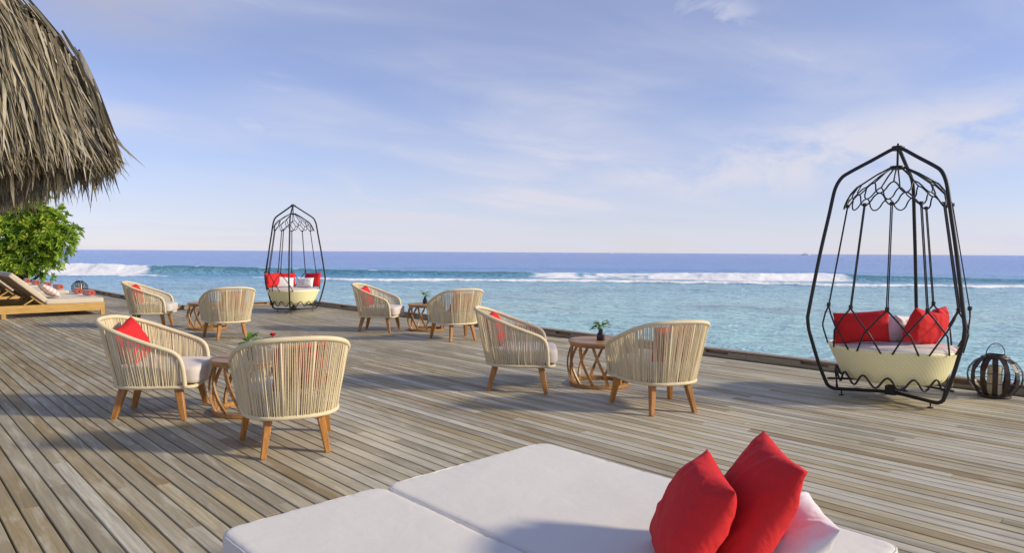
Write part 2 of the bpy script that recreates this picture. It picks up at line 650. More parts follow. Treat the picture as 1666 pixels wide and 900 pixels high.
def rope_material():
    mt, t, b = material('cream_rope')
    tc = N(t, 'ShaderNodeTexCoord')
    n = noise_tex(t, tc.outputs['Object'], 16, 4, 0.6)
    at = N(t, 'ShaderNodeAttribute', attribute_name='tone')
    c = mix_col(t, n.outputs[0], (0.60, 0.495, 0.31), (0.75, 0.655, 0.45))
    hs = N(t, 'ShaderNodeHueSaturation')
    L(t, math_node(t, 'MULTIPLY_ADD', at.outputs['Fac'], 0.36, 0.80), hs.inputs['Value'])
    L(t, c, hs.inputs['Color'])
    L(t, hs.outputs[0], b.inputs['Base Color'])
    b.inputs['Roughness'].default_value = 0.75
    w = N(t, 'ShaderNodeTexWave', Scale=90.0, Distortion=0.3)
    w.bands_direction = 'DIAGONAL'
    L(t, tc.outputs['Object'], w.inputs[0])
    bump(t, w.outputs[0], 0.3, 0.001, b)
    return mt


M['rope'] = rope_material()


def weave_material():
    mt, t, b = material('woven_resin')
    tc = N(t, 'ShaderNodeTexCoord')
    sp = N(t, 'ShaderNodeSeparateXYZ')
    L(t, tc.outputs['Object'], sp.inputs[0])
    ang = math_node(t, 'ARCTAN2', sp.outputs[1], sp.outputs[0])
    sa = math_node(t, 'SINE', math_node(t, 'MULTIPLY', ang, 84.0))
    sz = math_node(t, 'SINE', math_node(t, 'MULTIPLY', sp.outputs[2], 165.0))
    pr = math_node(t, 'MULTIPLY', sa, sz)
    hgt = math_node(t, 'MULTIPLY_ADD', pr, 0.5, 0.5)
    n = noise_tex(t, tc.outputs['Object'], 6, 3)
    c = mix_col(t, n.outputs[0], (0.86, 0.79, 0.44), (0.93, 0.87, 0.53))
    c = mix_col(t, ramp(t, hgt, [(0.0, 0.30), (0.25, 0.0)]), c, (0.36, 0.32, 0.16))
    L(t, c, b.inputs['Base Color'])
    b.inputs['Roughness'].default_value = 0.5
    bump(t, hgt, 0.5, 0.0016, b)
    return mt


M['weave'] = weave_material()


def leaf_material(name, c1, c2, c3, trans=0.25, rough=0.4):
    mt, t, b = material(name)
    at = N(t, 'ShaderNodeAttribute', attribute_name='tone')
    L(t, ramp(t, at.outputs['Fac'], [(0.0, c1), (0.55, c2), (1.0, c3)]), b.inputs['Base Color'])
    b.inputs['Roughness'].default_value = rough
    b.inputs['Specular IOR Level'].default_value = 0.4
    tr = N(t, 'ShaderNodeBsdfTranslucent')
    L(t, ramp(t, at.outputs['Fac'], [(0.0, c1), (0.55, c2), (1.0, c3)]), tr.inputs[0])
    mx = N(t, 'ShaderNodeMixShader')
    mx.inputs[0].default_value = trans
    L(t, b.outputs[0], mx.inputs[1])
    L(t, tr.outputs[0], mx.inputs[2])
    L(t, mx.outputs[0], t.nodes['Material Output'].inputs[0])
    return mt


M['leaf'] = leaf_material('bush_leaf', (0.09, 0.19, 0.022), (0.30, 0.46, 0.045), (0.62, 0.63, 0.11), 0.38)
M['sprig'] = leaf_material('sprig_leaf', (0.07, 0.20, 0.03), (0.14, 0.34, 0.05), (0.26, 0.48, 0.10), 0.3)
M['thatch'] = leaf_material('dry_palm_leaf', (0.072, 0.054, 0.030), (0.225, 0.185, 0.115), (0.50, 0.445, 0.335), 0.12, 0.6)
M['bark'] = wood('bush_bark', (0.05, 0.035, 0.02), (0.13, 0.10, 0.07), grain=(20, 20, 4), rough=0.9)
M['post'] = wood('post_timber', (0.16, 0.10, 0.06), (0.30, 0.2, 0.12), grain=(20, 20, 3), rough=0.8)


def sand_material():
    mt, t, b = material('coral_sand')
    geo = N(t, 'ShaderNodeNewGeometry')
    n = noise_tex(t, geo.outputs['Position'], 2.0, 6)
    L(t, mix_col(t, n.outputs[0], (0.42, 0.36, 0.27), (0.58, 0.52, 0.42)), b.inputs['Base Color'])
    b.inputs['Roughness'].default_value = 0.95
    n2 = noise_tex(t, geo.outputs['Position'], 60, 4)
    bump(t, n2.outputs[0], 0.4, 0.01, b)
    return mt


M['sand'] = sand_material()


def towel_material():
    mt, t, b = material('striped_towel')
    tc = N(t, 'ShaderNodeTexCoord')
    sp = N(t, 'ShaderNodeSeparateXYZ')
    L(t, tc.outputs['Object'], sp.inputs[0])
    f = math_node(t, 'FRACT', math_node(t, 'MULTIPLY', sp.outputs[0], 16.0))
    c = ramp(t, f, [(0.0, (0.74, 0.20, 0.18)), (0.40, (0.74, 0.20, 0.18)), (0.45, (0.72, 0.62, 0.62)), (0.85, (0.72, 0.62, 0.62)), (0.9, (0.70, 0.30, 0.34)), (1.0, (0.70, 0.30, 0.34))], 'LINEAR')
    end = math_node(t, 'GREATER_THAN', math_node(t, 'ABSOLUTE', sp.outputs[0]), 0.155)
    c = mix_col(t, end, c, (0.76, 0.20, 0.14))
    L(t, c, b.inputs['Base Color'])
    b.inputs['Roughness'].default_value = 0.95
    n2 = noise_tex(t, tc.outputs['Object'], 220, 3)
    bump(t, n2.outputs[0], 0.7, 0.006, b)
    return mt


M['towel'] = towel_material()


def stripe_material():
    mt, t, b = material('pink_stripe_fabric')
    tc = N(t, 'ShaderNodeTexCoord')
    sp = N(t, 'ShaderNodeSeparateXYZ')
    L(t, tc.outputs['Object'], sp.inputs[0])
    f = math_node(t, 'FRACT', math_node(t, 'MULTIPLY', sp.outputs[1], 14.0))
    c = ramp(t, f, [(0.0, (0.70, 0.62, 0.60)), (0.55, (0.70, 0.62, 0.60)), (0.62, (0.62, 0.40, 0.40)), (0.92, (0.62, 0.40, 0.40)), (1.0, (0.70, 0.62, 0.60))])
    L(t, c, b.inputs['Base Color'])
    b.inputs['Roughness'].default_value = 0.9
    return mt


M['stripe'] = stripe_material()


def glass_dark():
    mt, t, b = material('dark_glass')
    tc = N(t, 'ShaderNodeTexCoord')
    n = noise_tex(t, tc.outputs['Object'], 8, 3)
    L(t, mix_col(t, n.outputs[0], (0.010, 0.008, 0.010), (0.035, 0.026, 0.030)), b.inputs['Base Color'])
    b.inputs['Roughness'].default_value = 0.12
    return mt


M['jar'] = glass_dark()


def candle_material():
    mt, t, b = material('candle_wax')
    tc = N(t, 'ShaderNodeTexCoord')
    n = noise_tex(t, tc.outputs['Object'], 12, 3)
    L(t, mix_col(t, n.outputs[0], (0.62, 0.54, 0.36), (0.74, 0.67, 0.48)), b.inputs['Base Color'])
    b.inputs['Roughness'].default_value = 0.5
    b.inputs['Subsurface Weight'].default_value = 0.2
    return mt


M['candle'] = candle_material()


def paint(name, c, rough=0.4):
    mt, t, b = material(name)
    tc = N(t, 'ShaderNodeTexCoord')
    n = noise_tex(t, tc.outputs['Object'], 3, 3)
    L(t, mix_col(t, n.outputs[0], tuple(x * 0.92 for x in c), c), b.inputs['Base Color'])
    b.inputs['Roughness'].default_value = rough
    return mt


M['boat_white'] = paint('boat_paint', (0.8, 0.8, 0.8))
M['petal'] = paint('red_petal', (0.55, 0.015, 0.02), 0.6)

# ------------------------------------------------------------------ sea
SEA_Z = -1.5
FX, FY = math.sin(YAW), math.cos(YAW)
RX, RY = math.cos(YAW), -math.sin(YAW)


def vnoise(x, y, seed=0):
    """cheap smooth value noise, numpy"""
    rng = np.random.RandomState(seed)
    tab = rng.rand(256, 256)
    xi = np.floor(x).astype(int)
    yi = np.floor(y).astype(int)
    fx = x - xi
    fy = y - yi
    fx = fx * fx * (3 - 2 * fx)
    fy = fy * fy * (3 - 2 * fy)
    a = tab[xi & 255, yi & 255]
    b = tab[(xi + 1) & 255, yi & 255]
    c = tab[xi & 255, (yi + 1) & 255]
    d = tab[(xi + 1) & 255, (yi + 1) & 255]
    return (a * (1 - fx) + b * fx) * (1 - fy) + (c * (1 - fx) + d * fx) * fy


def fbm(x, y, o=4, seed=0):
    s = 0
    amp = 0.5
    for i in range(o):
        s = s + amp * vnoise(x, y, seed + i)
        x = x * 2.03 + 17.1
        y = y * 2.03 + 5.7
        amp *= 0.5
    return s


def sstep(a, b, x):
    t = np.clip((x - a) / (b - a), 0, 1)
    return t * t * (3 - 2 * t)


def build_sea():
    th = np.concatenate([np.linspace(-178, -50, 40)[:-1], np.linspace(-50, -42, 10)[:-1], np.linspace(-42, 42, 640), np.linspace(42, 50, 10)[1:], np.linspace(50, 178, 40)[1:]])
    th = np.radians(43.75 + th)
    rr = np.concatenate([np.geomspace(0.6, 48, 120)[:-1], np.arange(48, 120, 0.22), np.geomspace(120, 14000, 130)[1:]])
    A, Rr = np.meshgrid(th, rr)
    X = Rr * np.sin(A)
    Y = Rr * np.cos(A)
    l = X * RX + Y * RY
    q = X * FX + Y * FY
    infront = sstep(20, 40, q)
    # ---- main breaking swell along the reef
    qc = 84.0 - 0.14 * (l + 55) + 1.6 * np.sin(l * 0.055 + 0.6) + (fbm(l * 0.12 + 40, l * 0 + 3, 3, 5) - 0.45) * 3.0
    along = np.interp(l, [-120, -75, -62, -52, -44, -34, -22, -8, 2, 14, 24, 34, 40, 48, 60, 120],
                      [0.4, 0.8, 1.05, 1.15, 0.98, 0.90, 0.74, 0.58, 0.60, 0.56, 0.72, 0.72, 0.56, 0.40, 0.3, 0.2])
    dq = q - qc
    prof = np.where(dq < 0, np.exp(-(dq / 1.25) ** 2), np.exp(-(dq / 6.0) ** 2))
    broken = np.maximum(sstep(-72, -66, l) * (1 - sstep(-45.5, -41.5, l)), sstep(0, 4, l) * (1 - sstep(33.5, 38, l)))
    nz1 = fbm(l * 0.9, q * 0.9, 4, 11)
    nz2 = fbm(l * 3.1, q * 3.1, 3, 21)
    foam_front = np.where(dq < 0, 1 - sstep(2.0, 5.5, -dq + (nz1 - 0.5) * 3), 1 - sstep(0.2, 1.6, dq + (nz1 - 0.5) * 1.5))
    patch = np.where(l > -20, np.interp(l, [0, 3, 12, 18, 24, 33, 38], [0.35, 0.55, 0.5, 0.8, 1.0, 1.0, 0.5]), 1.0) + (nz1 - 0.5) * 0.9
    foam = broken * foam_front * np.clip(patch, 0.15, 1.1)
    thick = np.interp(l, [-70, -50, 0, 14, 20, 30, 40], [0.9, 0.9, 0.25, 0.3, 0.65, 0.65, 0.4])
    roll = broken * np.where(dq < 0, np.exp(-((dq + 0.7) / 1.8) ** 2), np.exp(-(dq / 1.0) ** 2))
    Z = along * prof * (1 - 0.15 * broken) + roll * thick * (0.12 + 0.34 * (nz1 - 0.35) + 0.08 * (nz2 - 0.4))
    # feathering along the unbroken crest
    feather = (1 - broken) * np.exp(-((dq - 0.1) / 0.30) ** 2) * sstep(0.50, 0.72, vnoise(l * 1.3, q * 0.4, 31)) * sstep(0.55, 0.7, along)
    foam = np.maximum(foam, feather)
    # ---- second line: spent white water moving over the lagoon
    qw = np.interp(l, [-90, -60, -50, -35, -13, 10, 45, 90], [76, 74, 72.5, 70.5, 66.3, 63.3, 59.8, 56]) + 1.6 * np.sin(l * 0.13) + (fbm(l * 0.25, l * 0 + 9, 3, 7) - 0.45) * 3.5
    dw = q - qw
    pw = np.where(dw < 0, np.exp(-(dw / 0.45) ** 2), np.exp(-(dw / 2.2) ** 2))
    str2 = np.interp(l, [-80, -62, -48, -36, -28, -20, -4, 30, 60], [0.8, 0.9, 0.8, 0.35, 0.25, 0.75, 0.85, 0.8, 0.7])
    Z = Z + pw * 0.30 * str2 * (0.7 + 0.8 * (nz2 - 0.3))
    fw_ = np.where(dw < 0, np.exp(-(dw / 0.5) ** 2), 1 - sstep(0.4, 3.2, dw + (nz1 - 0.5) * 2.5)) * sstep(0.22, 0.5, str2 * (0.45 + nz1))
    foam = np.maximum(foam, fw_ * 0.95)
    # residue between the two
    zone = sstep(0, 2, dw) * (1 - sstep(-6, -2, dq))
    res = zone * sstep(0.46, 0.72, fbm(l * 0.35, q * 0.8, 4, 41)) * np.interp(l, [-70, -40, -28, -10, 0, 45], [0.7, 0.25, 0.15, 0.5, 0.85, 0.6])
    foam = np.maximum(foam, res * 0.75)
    # ---- open water swell and chop
    Z = Z + infront * 0.10 * np.sin(q * 0.33 + 1.2 * np.sin(l * 0.05)) * sstep(95, 130, q)
    Z = Z + (fbm(l * 0.55, q * 0.9, 4, 51) - 0.47) * 0.16 * np.clip(Rr / 20, 0.3, 1) * (Rr < 900)
    foam = np.clip(foam, 0, 1) * infront
    Z = np.where(q > 20, Z, (fbm(l * 0.55, q * 0.9, 4, 51) - 0.47) * 0.10)
    nr, nt = X.shape
    co = np.stack([X, Y, Z + SEA_Z], -1).reshape(-1, 3)
    me = bpy.data.meshes.new('sea')
    i = np.arange(nr - 1)[:, None] * nt + np.arange(nt - 1)[None, :]
    quads = np.stack([i, i + 1, i + 1 + nt, i + nt], -1).reshape(-1, 4)[:, ::-1]
    me.vertices.add(len(co))
    me.vertices.foreach_set('co', co.ravel())
    me.loops.add(quads.size)
    me.loops.foreach_set('vertex_index', quads.ravel().astype(np.int32))
    me.polygons.add(len(quads))
    me.polygons.foreach_set('loop_start', np.arange(0, quads.size, 4, dtype=np.int32))
    me.polygons.foreach_set('use_smooth', np.ones(len(quads), dtype=bool))
    me.update(calc_edges=True)
    me.validate()
    a = me.attributes.new('foam', 'FLOAT', 'POINT')
    a.data.foreach_set('value', foam.ravel().astype(np.float32))
    # depth of water: shallow turquoise lagoon, deep beyond the reef edge
    deep = np.interp(q - (qc - 84), [0, 10, 30, 60, 80, 95, 130, 260, 600], [0.0, 0.01, 0.07, 0.20, 0.32, 0.50, 0.72, 0.92, 1.0])
    deep = deep + np.where(q < 78, 1, 0) * np.clip((-l + 2) / 45, 0, 1) * 0.16
    a = me.attributes.new('deep', 'FLOAT', 'POINT')
    a.data.foreach_set('value', np.clip(deep, 0, 1).ravel().astype(np.float32))
    crest = np.clip(prof * (dq < 1.0) * (1 - broken) * infront, 0, 1)
    a = me.attributes.new('crest', 'FLOAT', 'POINT')
    a.data.foreach_set('value', crest.ravel().astype(np.float32))

    mt, t, b = material('sea_water')
    geo = N(t, 'ShaderNodeNewGeometry')
    mp = N(t, 'ShaderNodeMapping')
    mp.inputs['Rotation'].default_value = (0, 0, YAW)
    L(t, geo.outputs['Position'], mp.inputs[0])
    st = N(t, 'ShaderNodeMapping')
    st.inputs['Scale'].default_value = (0.45, 1.0, 1.0)
    L(t, mp.outputs[0], st.inputs[0])
    dp = N(t, 'ShaderNodeAttribute', attribute_name='deep').outputs['Fac']
    fm = N(t, 'ShaderNodeAttribute', attribute_name='foam').outputs['Fac']
    cr = N(t, 'ShaderNodeAttribute', attribute_name='crest').outputs['Fac']
    body = ramp(t, dp, [(0.0, (0.42, 0.78, 0.79)), (0.14, (0.40, 0.70, 0.75)), (0.30, (0.30, 0.56, 0.72)), (0.48, (0.16, 0.44, 0.75)),
                        (0.72, (0.13, 0.33, 0.75)), (1.0, (0.115, 0.25, 0.69))])
    # coral heads and sand channels on the lagoon floor
    reef = noise_tex(t, st.outputs[0], 0.16, 5, 0.6, 0.5)
    lag = ramp(t, dp, [(0.28, 1.0), (0.50, 0.0)])
    rf = math_node(t, 'MULTIPLY', ramp(t, reef.outputs[0], [(0.52, 0.0), (0.68, 0.55)]), lag)
    body = mix_col(t, rf, body, (0.20, 0.28, 0.34))
    rf2 = math_node(t, 'MULTIPLY', ramp(t, reef.outputs[0], [(0.30, 0.55), (0.45, 0.0)]), lag)
    body = mix_col(t, rf2, body, (0.45, 0.66, 0.64))
    body = mix_col(t, math_node(t, 'MULTIPLY', cr, 0.75), body, (0.030, 0.200, 0.215))
    fn = noise_tex(t, st.outputs[0], 1.7, 5, 0.6, 0.4)
    ff = math_node(t, 'ADD', fm, math_node(t, 'MULTIPLY', math_node(t, 'SUBTRACT', fn.outputs[0], 0.5), 0.5))
    fmask = math_node(t, 'MULTIPLY', ramp(t, ff, [(0.24, 0.0), (0.58, 1.0)]), ramp(t, fm, [(0.02, 0.0), (0.2, 1.0)]))
    # surf foam whitens the water colour
    c = mix_col(t, fmask, body, (0.93, 0.93, 0.93))
    L(t, c, b.inputs['Base Color'])
    L(t, math_node(t, 'MULTIPLY_ADD', fmask, 0.6, 0.16), b.inputs['Roughness'])
    b.inputs['IOR'].default_value = 1.33
    b.inputs['Specular IOR Level'].default_value = 0.5
    w1 = noise_tex(t, st.outputs[0], 1.1, 5, 0.62, 0.4)
    w2 = noise_tex(t, st.outputs[0], 4.2, 4, 0.6, 0.5)
    calm = math_node(t, 'SUBTRACT', 1.0, math_node(t, 'MULTIPLY', fmask, 0.7))
    nb = bump(t, w1.outputs[0], 1.0, 0.85, None)
    L(t, calm, t.nodes[-1].inputs['Strength'])
    nb = bump(t, w2.outputs[0], 0.9, 0.17, None, nb)
    L(t, calm, t.nodes[-1].inputs['Strength'])
    bump(t, fn.outputs[0], 0.3, 0.05, b, nb)
    me.materials.append(mt)
    o = link('sea', me)
    tag(o, 'blue sea with a turquoise lagoon and waves breaking on the reef', 'sea', kind='structure')


build_sea()


def build_beach():
    """a low bank of sand under the bush, behind the loungers"""
    mb = MB()
    n = 26
    vs, fs = [], []
    for i in range(n + 1):
        for j in range(n + 1):
            x = -16 + 20.5 * i / n
            y = 25.6 + 16 * j / n
            e = min(1, (4.5 - x) / 2.2) * min(1, (41.6 - y) / 5)
            z = -1.9 + 1.75 * max(0, e) ** 0.6 + 0.10 * noise.noise(Vector((x * 0.6, y * 0.6, 1)))
            vs.append((x, y, z))
    for i in range(n):
        for j in range(n):
            a = i * (n + 1) + j
            fs.append((a, a + n + 1, a + n + 2, a + 1))
    mb.add(vs, fs)
    tag(mb.build('sand_bank', M['sand'], smooth=True), 'low bank of sand under the leafy bush', 'sand', kind='structure')


build_beach()

# ------------------------------------------------------------------ deck
PITCH_B = 0.0888
X_SEA, X_LEFT, Y_JOG, Y_FAR, Y_NEAR = 8.04, 5.10, 16.15, 25.5, -4.0


def build_deck():
    deck = MB()
    y = Y_NEAR + 0.3
    while y < Y_FAR:
        x1 = X_SEA if y < Y_JOG else X_LEFT
        deck.box(((-5 + x1) / 2, y, -0.165), (x1 + 5, 0.07, 0.18))
        y += 0.6
    for px, py in [(7.8, 1), (7.8, 6), (7.8, 11), (7.8, 15.8), (4.9, 20), (4.9, 25), (3, 1), (3, 8)]:
        deck.box((px, py, -1.4), (0.25, 0.25, 2.28))
    o = deck.build('deck', M['joist'])
    tag(o, 'weathered grey timber deck of long boards over the water', 'deck', kind='structure')
    rnd = random.Random(4)
    boards = []
    i = 0
    x = -4.6
    while x + PITCH_B < X_SEA - 0.05:
        yend = Y_FAR if x + PITCH_B < X_LEFT - 0.1 else Y_JOG - 0.1
        y = Y_NEAR - rnd.uniform(0, 3)
        while y < yend:
            Ln = rnd.choice([1.8, 2.4, 2.4, 3.0, 3.0, 3.6]) + rnd.uniform(-0.1, 0.1)
            y1 = min(y + Ln, yend)
            if yend - y1 < 0.5:
                y1 = yend
            if y1 > Y_NEAR:
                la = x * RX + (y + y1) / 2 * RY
                right_w = min(1.0, max(0.0, (la + 3.2) / 5.0))  # paler board tones grow likelier towards camera right
                if rnd.random() < 0.12 + 0.75 * right_w:
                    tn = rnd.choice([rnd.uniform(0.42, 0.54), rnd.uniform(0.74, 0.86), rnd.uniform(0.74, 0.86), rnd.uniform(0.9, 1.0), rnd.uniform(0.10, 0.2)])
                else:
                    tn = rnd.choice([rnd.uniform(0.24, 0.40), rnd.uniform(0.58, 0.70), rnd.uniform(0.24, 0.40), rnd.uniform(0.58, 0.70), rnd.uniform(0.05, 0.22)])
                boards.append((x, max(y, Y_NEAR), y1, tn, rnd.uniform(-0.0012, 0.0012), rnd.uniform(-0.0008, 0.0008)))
            y = y1
        x += PITCH_B
        i += 1

    def area(bd):
        x_, ya, yb = bd[0], bd[1], bd[2]
        s = 0
        k = max(2, int((yb - ya) / 0.1))
        for j in range(k + 1):
            yy = ya + (yb - ya) * j / k
            d = x_ * FX + yy * FY
            if d < 0.8:
                continue
            la = x_ * RX + yy * RY
            v = CAM_H / d
            if abs(la / d) < 0.76 and v - 0.036 < 0.41:
                s += 1.0 / d ** 3
        return s

    def add_board(mb, bd):
        x_, ya, yb, tone, dz, dx = bd
        g = 0.0042
        x0, x1 = x_ + g + dx, x_ + PITCH_B - g + dx
        ya += 0.0015
        yb -= 0.0015
        zt, zb, ch = dz, -0.072 + 0.0, 0.003
        prof = [(x0, zb), (x1, zb), (x1, zt - ch), (x1 - ch, zt), (x0 + ch, zt), (x0, zt - ch)]
        vs = [(px, ya, pz) for px, pz in prof] + [(px, yb, pz) for px, pz in prof]
        fs = [(5, 4, 3, 2, 1, 0)[::-1], (6, 7, 8, 9, 10, 11)[::-1]]
        for k in range(6):
            k2 = (k + 1) % 6
            fs.append((k, k + 6, k2 + 6, k2))
        mb.add(vs, fs, tone)
    order = sorted(range(len(boards)), key=lambda k: -area(boards[k]))
    big = set(order[:300])
    rest = MB()
    for k, bd in enumerate(boards):
        if k in big:
            mb = MB()
            add_board(mb, bd)
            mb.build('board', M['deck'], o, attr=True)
        else:
            add_board(rest, bd)
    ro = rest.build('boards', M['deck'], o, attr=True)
    ro['kind'] = 'stuff'
    # timber edging with drain slots along the sea side
    Hk = 0.085

    def edge(p0, p1, nrm, start):
        """p0->p1 edge line; nrm points out to sea"""
        d = Vector((p1[0] - p0[0], p1[1] - p0[1], 0))
        Ln = d.length
        d.normalize()
        nr = Vector((nrm[0], nrm[1], 0))
        rot = Matrix((d, nr, Vector((0, 0, 1)))).transposed()
        s = 0
        while s < Ln - 0.01:
            e = min(s + 2.7, Ln)
            mb = MB()
            c = Vector((p0[0], p0[1], 0)) + d * ((s + e) / 2)
            w = e - s - 0.006
            # back plank, foot plank and cap pieces leaving slots on the inner face
            mb.box(c + nr * 0.085 + Vector((0, 0, Hk / 2 - 0.02)), (w, 0.05, Hk + 0.04), rot)
            mb.box(c + nr * 0.030 + Vector((0, 0, 0.018)), (w, 0.06, 0.036), rot)
            q = s + start
            pieces = []
            cur = s
            while q < e - 0.4:
                pieces.append((cur, q))
                cur = q + 0.32
                q += 0.72
            pieces.append((cur, e))
            for a, b_ in pieces:
                if b_ - a > 0.02:
                    cc = Vector((p0[0], p0[1], 0)) + d * ((a + b_) / 2)
                    mb.box(cc + nr * 0.030 + Vector((0, 0, 0.036 + (Hk - 0.036) / 2 - 0.008)), (b_ - a - 0.004, 0.06, Hk - 0.036 - 0.016), rot)
            mb.box(c + nr * 0.055 + Vector((0, 0, Hk + 0.002)), (w, 0.118, 0.018), rot)
            mb.build('edge_timber', M['kerb'], o)
            s = e
    edge((X_SEA, Y_NEAR), (X_SEA, Y_JOG), (1, 0), 0.25)
    edge((X_SEA + 0.1, Y_JOG), (X_LEFT + 0.1, Y_JOG), (0, 1), 0.3)
    edge((X_LEFT, Y_JOG + 0.12), (X_LEFT, Y_FAR), (1, 0), 0.3)


build_deck()

# ------------------------------------------------------------------ rope armchairs
CH_TOP = [(-0.415, 0, 0.790), (-0.408, 0.11, 0.788), (-0.375, 0.215, 0.777), (-0.305, 0.300, 0.752), (-0.200, 0.350, 0.712), (-0.080, 0.372, 0.665),
          (0.040, 0.378, 0.620), (0.150, 0.374, 0.580), (0.225, 0.366, 0.548), (0.268, 0.357, 0.505), (0.288, 0.345, 0.440), (0.296, 0.330, 0.355), (0.300, 0.318, 0.268)]
CH_BOT = [(-0.300, 0, 0.262), (-0.292, 0.10, 0.262), (-0.255, 0.195, 0.262), (-0.180, 0.265, 0.262), (-0.070, 0.302, 0.262), (0.100, 0.312, 0.262), (0.262, 0.312, 0.262)]


def make_chair():
    root = empty('rope_armchair')
    half = catmull(CH_TOP, 8)
    full = [Vector((p.x, -p.y, p.z)) for p in reversed(half)] + half[1:]
    rim = resample(full, 260)
    rnd = random.Random(2)
    mb = MB()
    mb.tube(rim, [0.0165 + (0.0022 if i % 2 else 0.0) for i in range(len(rim))], 8, tone=0.6)
    mb.build('rim', M['rope'], root, smooth=True, attr=True)
    # bottom frame, closed loop running out in front of the arm posts
    bh = catmull(CH_BOT, 8) + [Vector((0.325, 0.306, 0.262)), Vector((0.352, 0.285, 0.262)), Vector((0.362, 0.25, 0.262))]
    loop = bh + [Vector((p.x, -p.y, p.z)) for p in reversed(bh)][:-1]
    lp = resample(loop, 220, True)
    mb = MB()
    mb.tube(lp, [0.0145 + (0.002 if i % 2 else 0.0) for i in range(len(lp))], 8, closed=True, tone=0.5)
    mb.build('bottom_frame', M['rope'], root, smooth=True, attr=True)
    # ropes
    nt = 84
    th = catmull(CH_TOP[:10], 10)
    bt = catmull(CH_BOT, 10)
    T = resample(th, nt)
    B = resample(bt, nt)
    mb = MB()
    for s in (1, -1):
        for k in range(nt):
            if k == 0 and s == -1:
                continue
            a = T[k].copy()
            b = B[k].copy()
            a.y *= s
            b.y *= s
            a += Vector((rnd.uniform(-.003, .003), rnd.uniform(-.003, .003), 0))
            b += Vector((rnd.uniform(-.0035, .0035), rnd.uniform(-.0035, .0035), 0))
            out = Vector((a.x + 0.02, a.y * 1.0, 0)).normalized()
            w = rnd.uniform(0.0037, 0.0044)
            mid = a.lerp(b, 0.5) + Vector((rnd.uniform(-.003, .003), rnd.uniform(-.003, .003), 0))
            tn = rnd.uniform(0.25, 0.8)
            mb.tube([a, mid, b], w, 5, tone=tn, caps=False)
    ro = mb.build('rope_weave', M['rope'], root, smooth=True, attr=True)
    ro['kind'] = 'stuff'
    for s in (1, -1):
        for k in (9, 36):
            a = T[k].copy()
            b = B[k].copy()
            a.y *= s
            b.y *= s
            o = MB()
            o.tube([a, b], 0.0075, 8, tone=0.6)
            o.build('upright', M['rope'], root, smooth=True, attr=True)
    # seat base
    mb = MB()
    ring = [p for p in lp]
    vs = [Vector((p.x * 0.97, p.y * 0.97, 0.247)) for p in ring] + [Vector((p.x * 0.97, p.y * 0.97, 0.272)) for p in ring]
    n = len(ring)
    fs = [tuple(range(n)), tuple(range(2 * n - 1, n - 1, -1))]
    for i in range(n):
        j = (i + 1) % n
        fs.append((i, i + n, j + n, j))
    mb.add(vs, fs)
    mb.build('seat_base', M['teak'], root)
    vs, fs = rbox((0.655, 0.565, 0.135), 0.034, 8, puff=0.016, seed=3, wob=0.004, rc=0.075)
    # round the rear of the cushion to the curved back
    vs2 = []
    for p in vs:
        k = max(0, (-p.x - 0.10) / 0.2275)
        vs2.append(Vector((p.x + 0.068, p.y * (1 - 0.26 * k * k), p.z + 0.350)))
    mb = MB()
    mb.add(vs2, fs)
    mb.build('seat_cushion', M['cushion'], root, smooth=True)
    for (tx, ty, fx, fy) in ((0.235, 0.262, 0.285, 0.300), (0.235, -0.262, 0.285, -0.300), (-0.205, 0.165, -0.272, 0.205), (-0.205, -0.165, -0.272, -0.205)):
        mb = MB()
        mb.bar((tx, ty, 0.252), (fx, fy, 0.0), (0.062, 0.052), (0.038, 0.034), side=(1, 0, 0))
        mb.build('leg', M['teak'], root)
    return root


RED = [pillow_mb(0.39, 0.36, 0.14, s).mesh('red_pillow', M['red'], True) for s in (1, 2, 3, 4)]
CHAIRS = [
    # x, y, heading, label
    (1.745, 6.055, -35, 'front-left rope armchair facing right, whose red pillow peeks over the rim', 'front left armchair with its open side to the small table'),
    (2.11, 4.41, 71, 'nearest rope armchair, seen from behind at the small table with a red flower'),
    (4.675, 4.805, -45, 'rope armchair seen side-on left of the table with the leafy vase, on the right'),
    (4.975, 3.355, 64, 'rope armchair turned away, between the right-hand table and the large right swing'),
    (6.29, 9.855, -50, 'rope armchair nearest the far swing, facing right beside the middle table'),
    (6.57, 8.11, 75, 'rope armchair turned away at the middle table, its back against the sea'),
    (3.57, 12.82, -28, 'farthest rope armchair, next to the sun loungers, facing right'),
    (4.04, 10.56, 81, 'rope armchair with its back to us, beside the far-left table'),
]
proto = make_chair()
PILLOW_LABELS = [
    'red pillow in the front-left armchair that faces right', 'red pillow behind the ropes of the nearest armchair',
    'red pillow in the side-on armchair left of the right-hand table', 'red pillow behind the ropes of the armchair nearest the right swing',
    'red pillow in the armchair nearest the far swing', 'red pillow behind the ropes of the armchair turned away at the middle table',
    'red pillow in the farthest armchair, next to the sun loungers', 'red pillow behind the ropes of the armchair beside the far-left table']
rp = random.Random(8)
trees = [proto] + [copy_tree(proto) for _ in range(len(CHAIRS) - 1)]
for i, (o, c) in enumerate(zip(trees, CHAIRS)):
    o.location = (c[0], c[1], 0)
    hd = R_(c[2])
    o.rotation_euler = (0, 0, hd)
    tag(o, c[3], 'armchair', 'rope armchairs set in pairs around small tables')
    p = link('pillow', RED[i % 4])
    side = rp.uniform(-0.05, 0.05) + (0.03 if c[2] < 0 else 0.0)
    bx = -0.205
    lx = c[0] + bx * math.cos(hd) - side * math.sin(hd)
    ly = c[1] + bx * math.sin(hd) + side * math.cos(hd)
    pose(p, (lx, ly, 0.572 + rp.uniform(0, 0.012)), hd + rp.uniform(-0.2, 0.2), R_(22), R_(rp.uniform(-9, 9)) + (R_(12) if i == 0 else 0))
    tag(p, PILLOW_LABELS[i], 'pillow', 'red pillows in the armchairs')

# ------------------------------------------------------------------ small tables


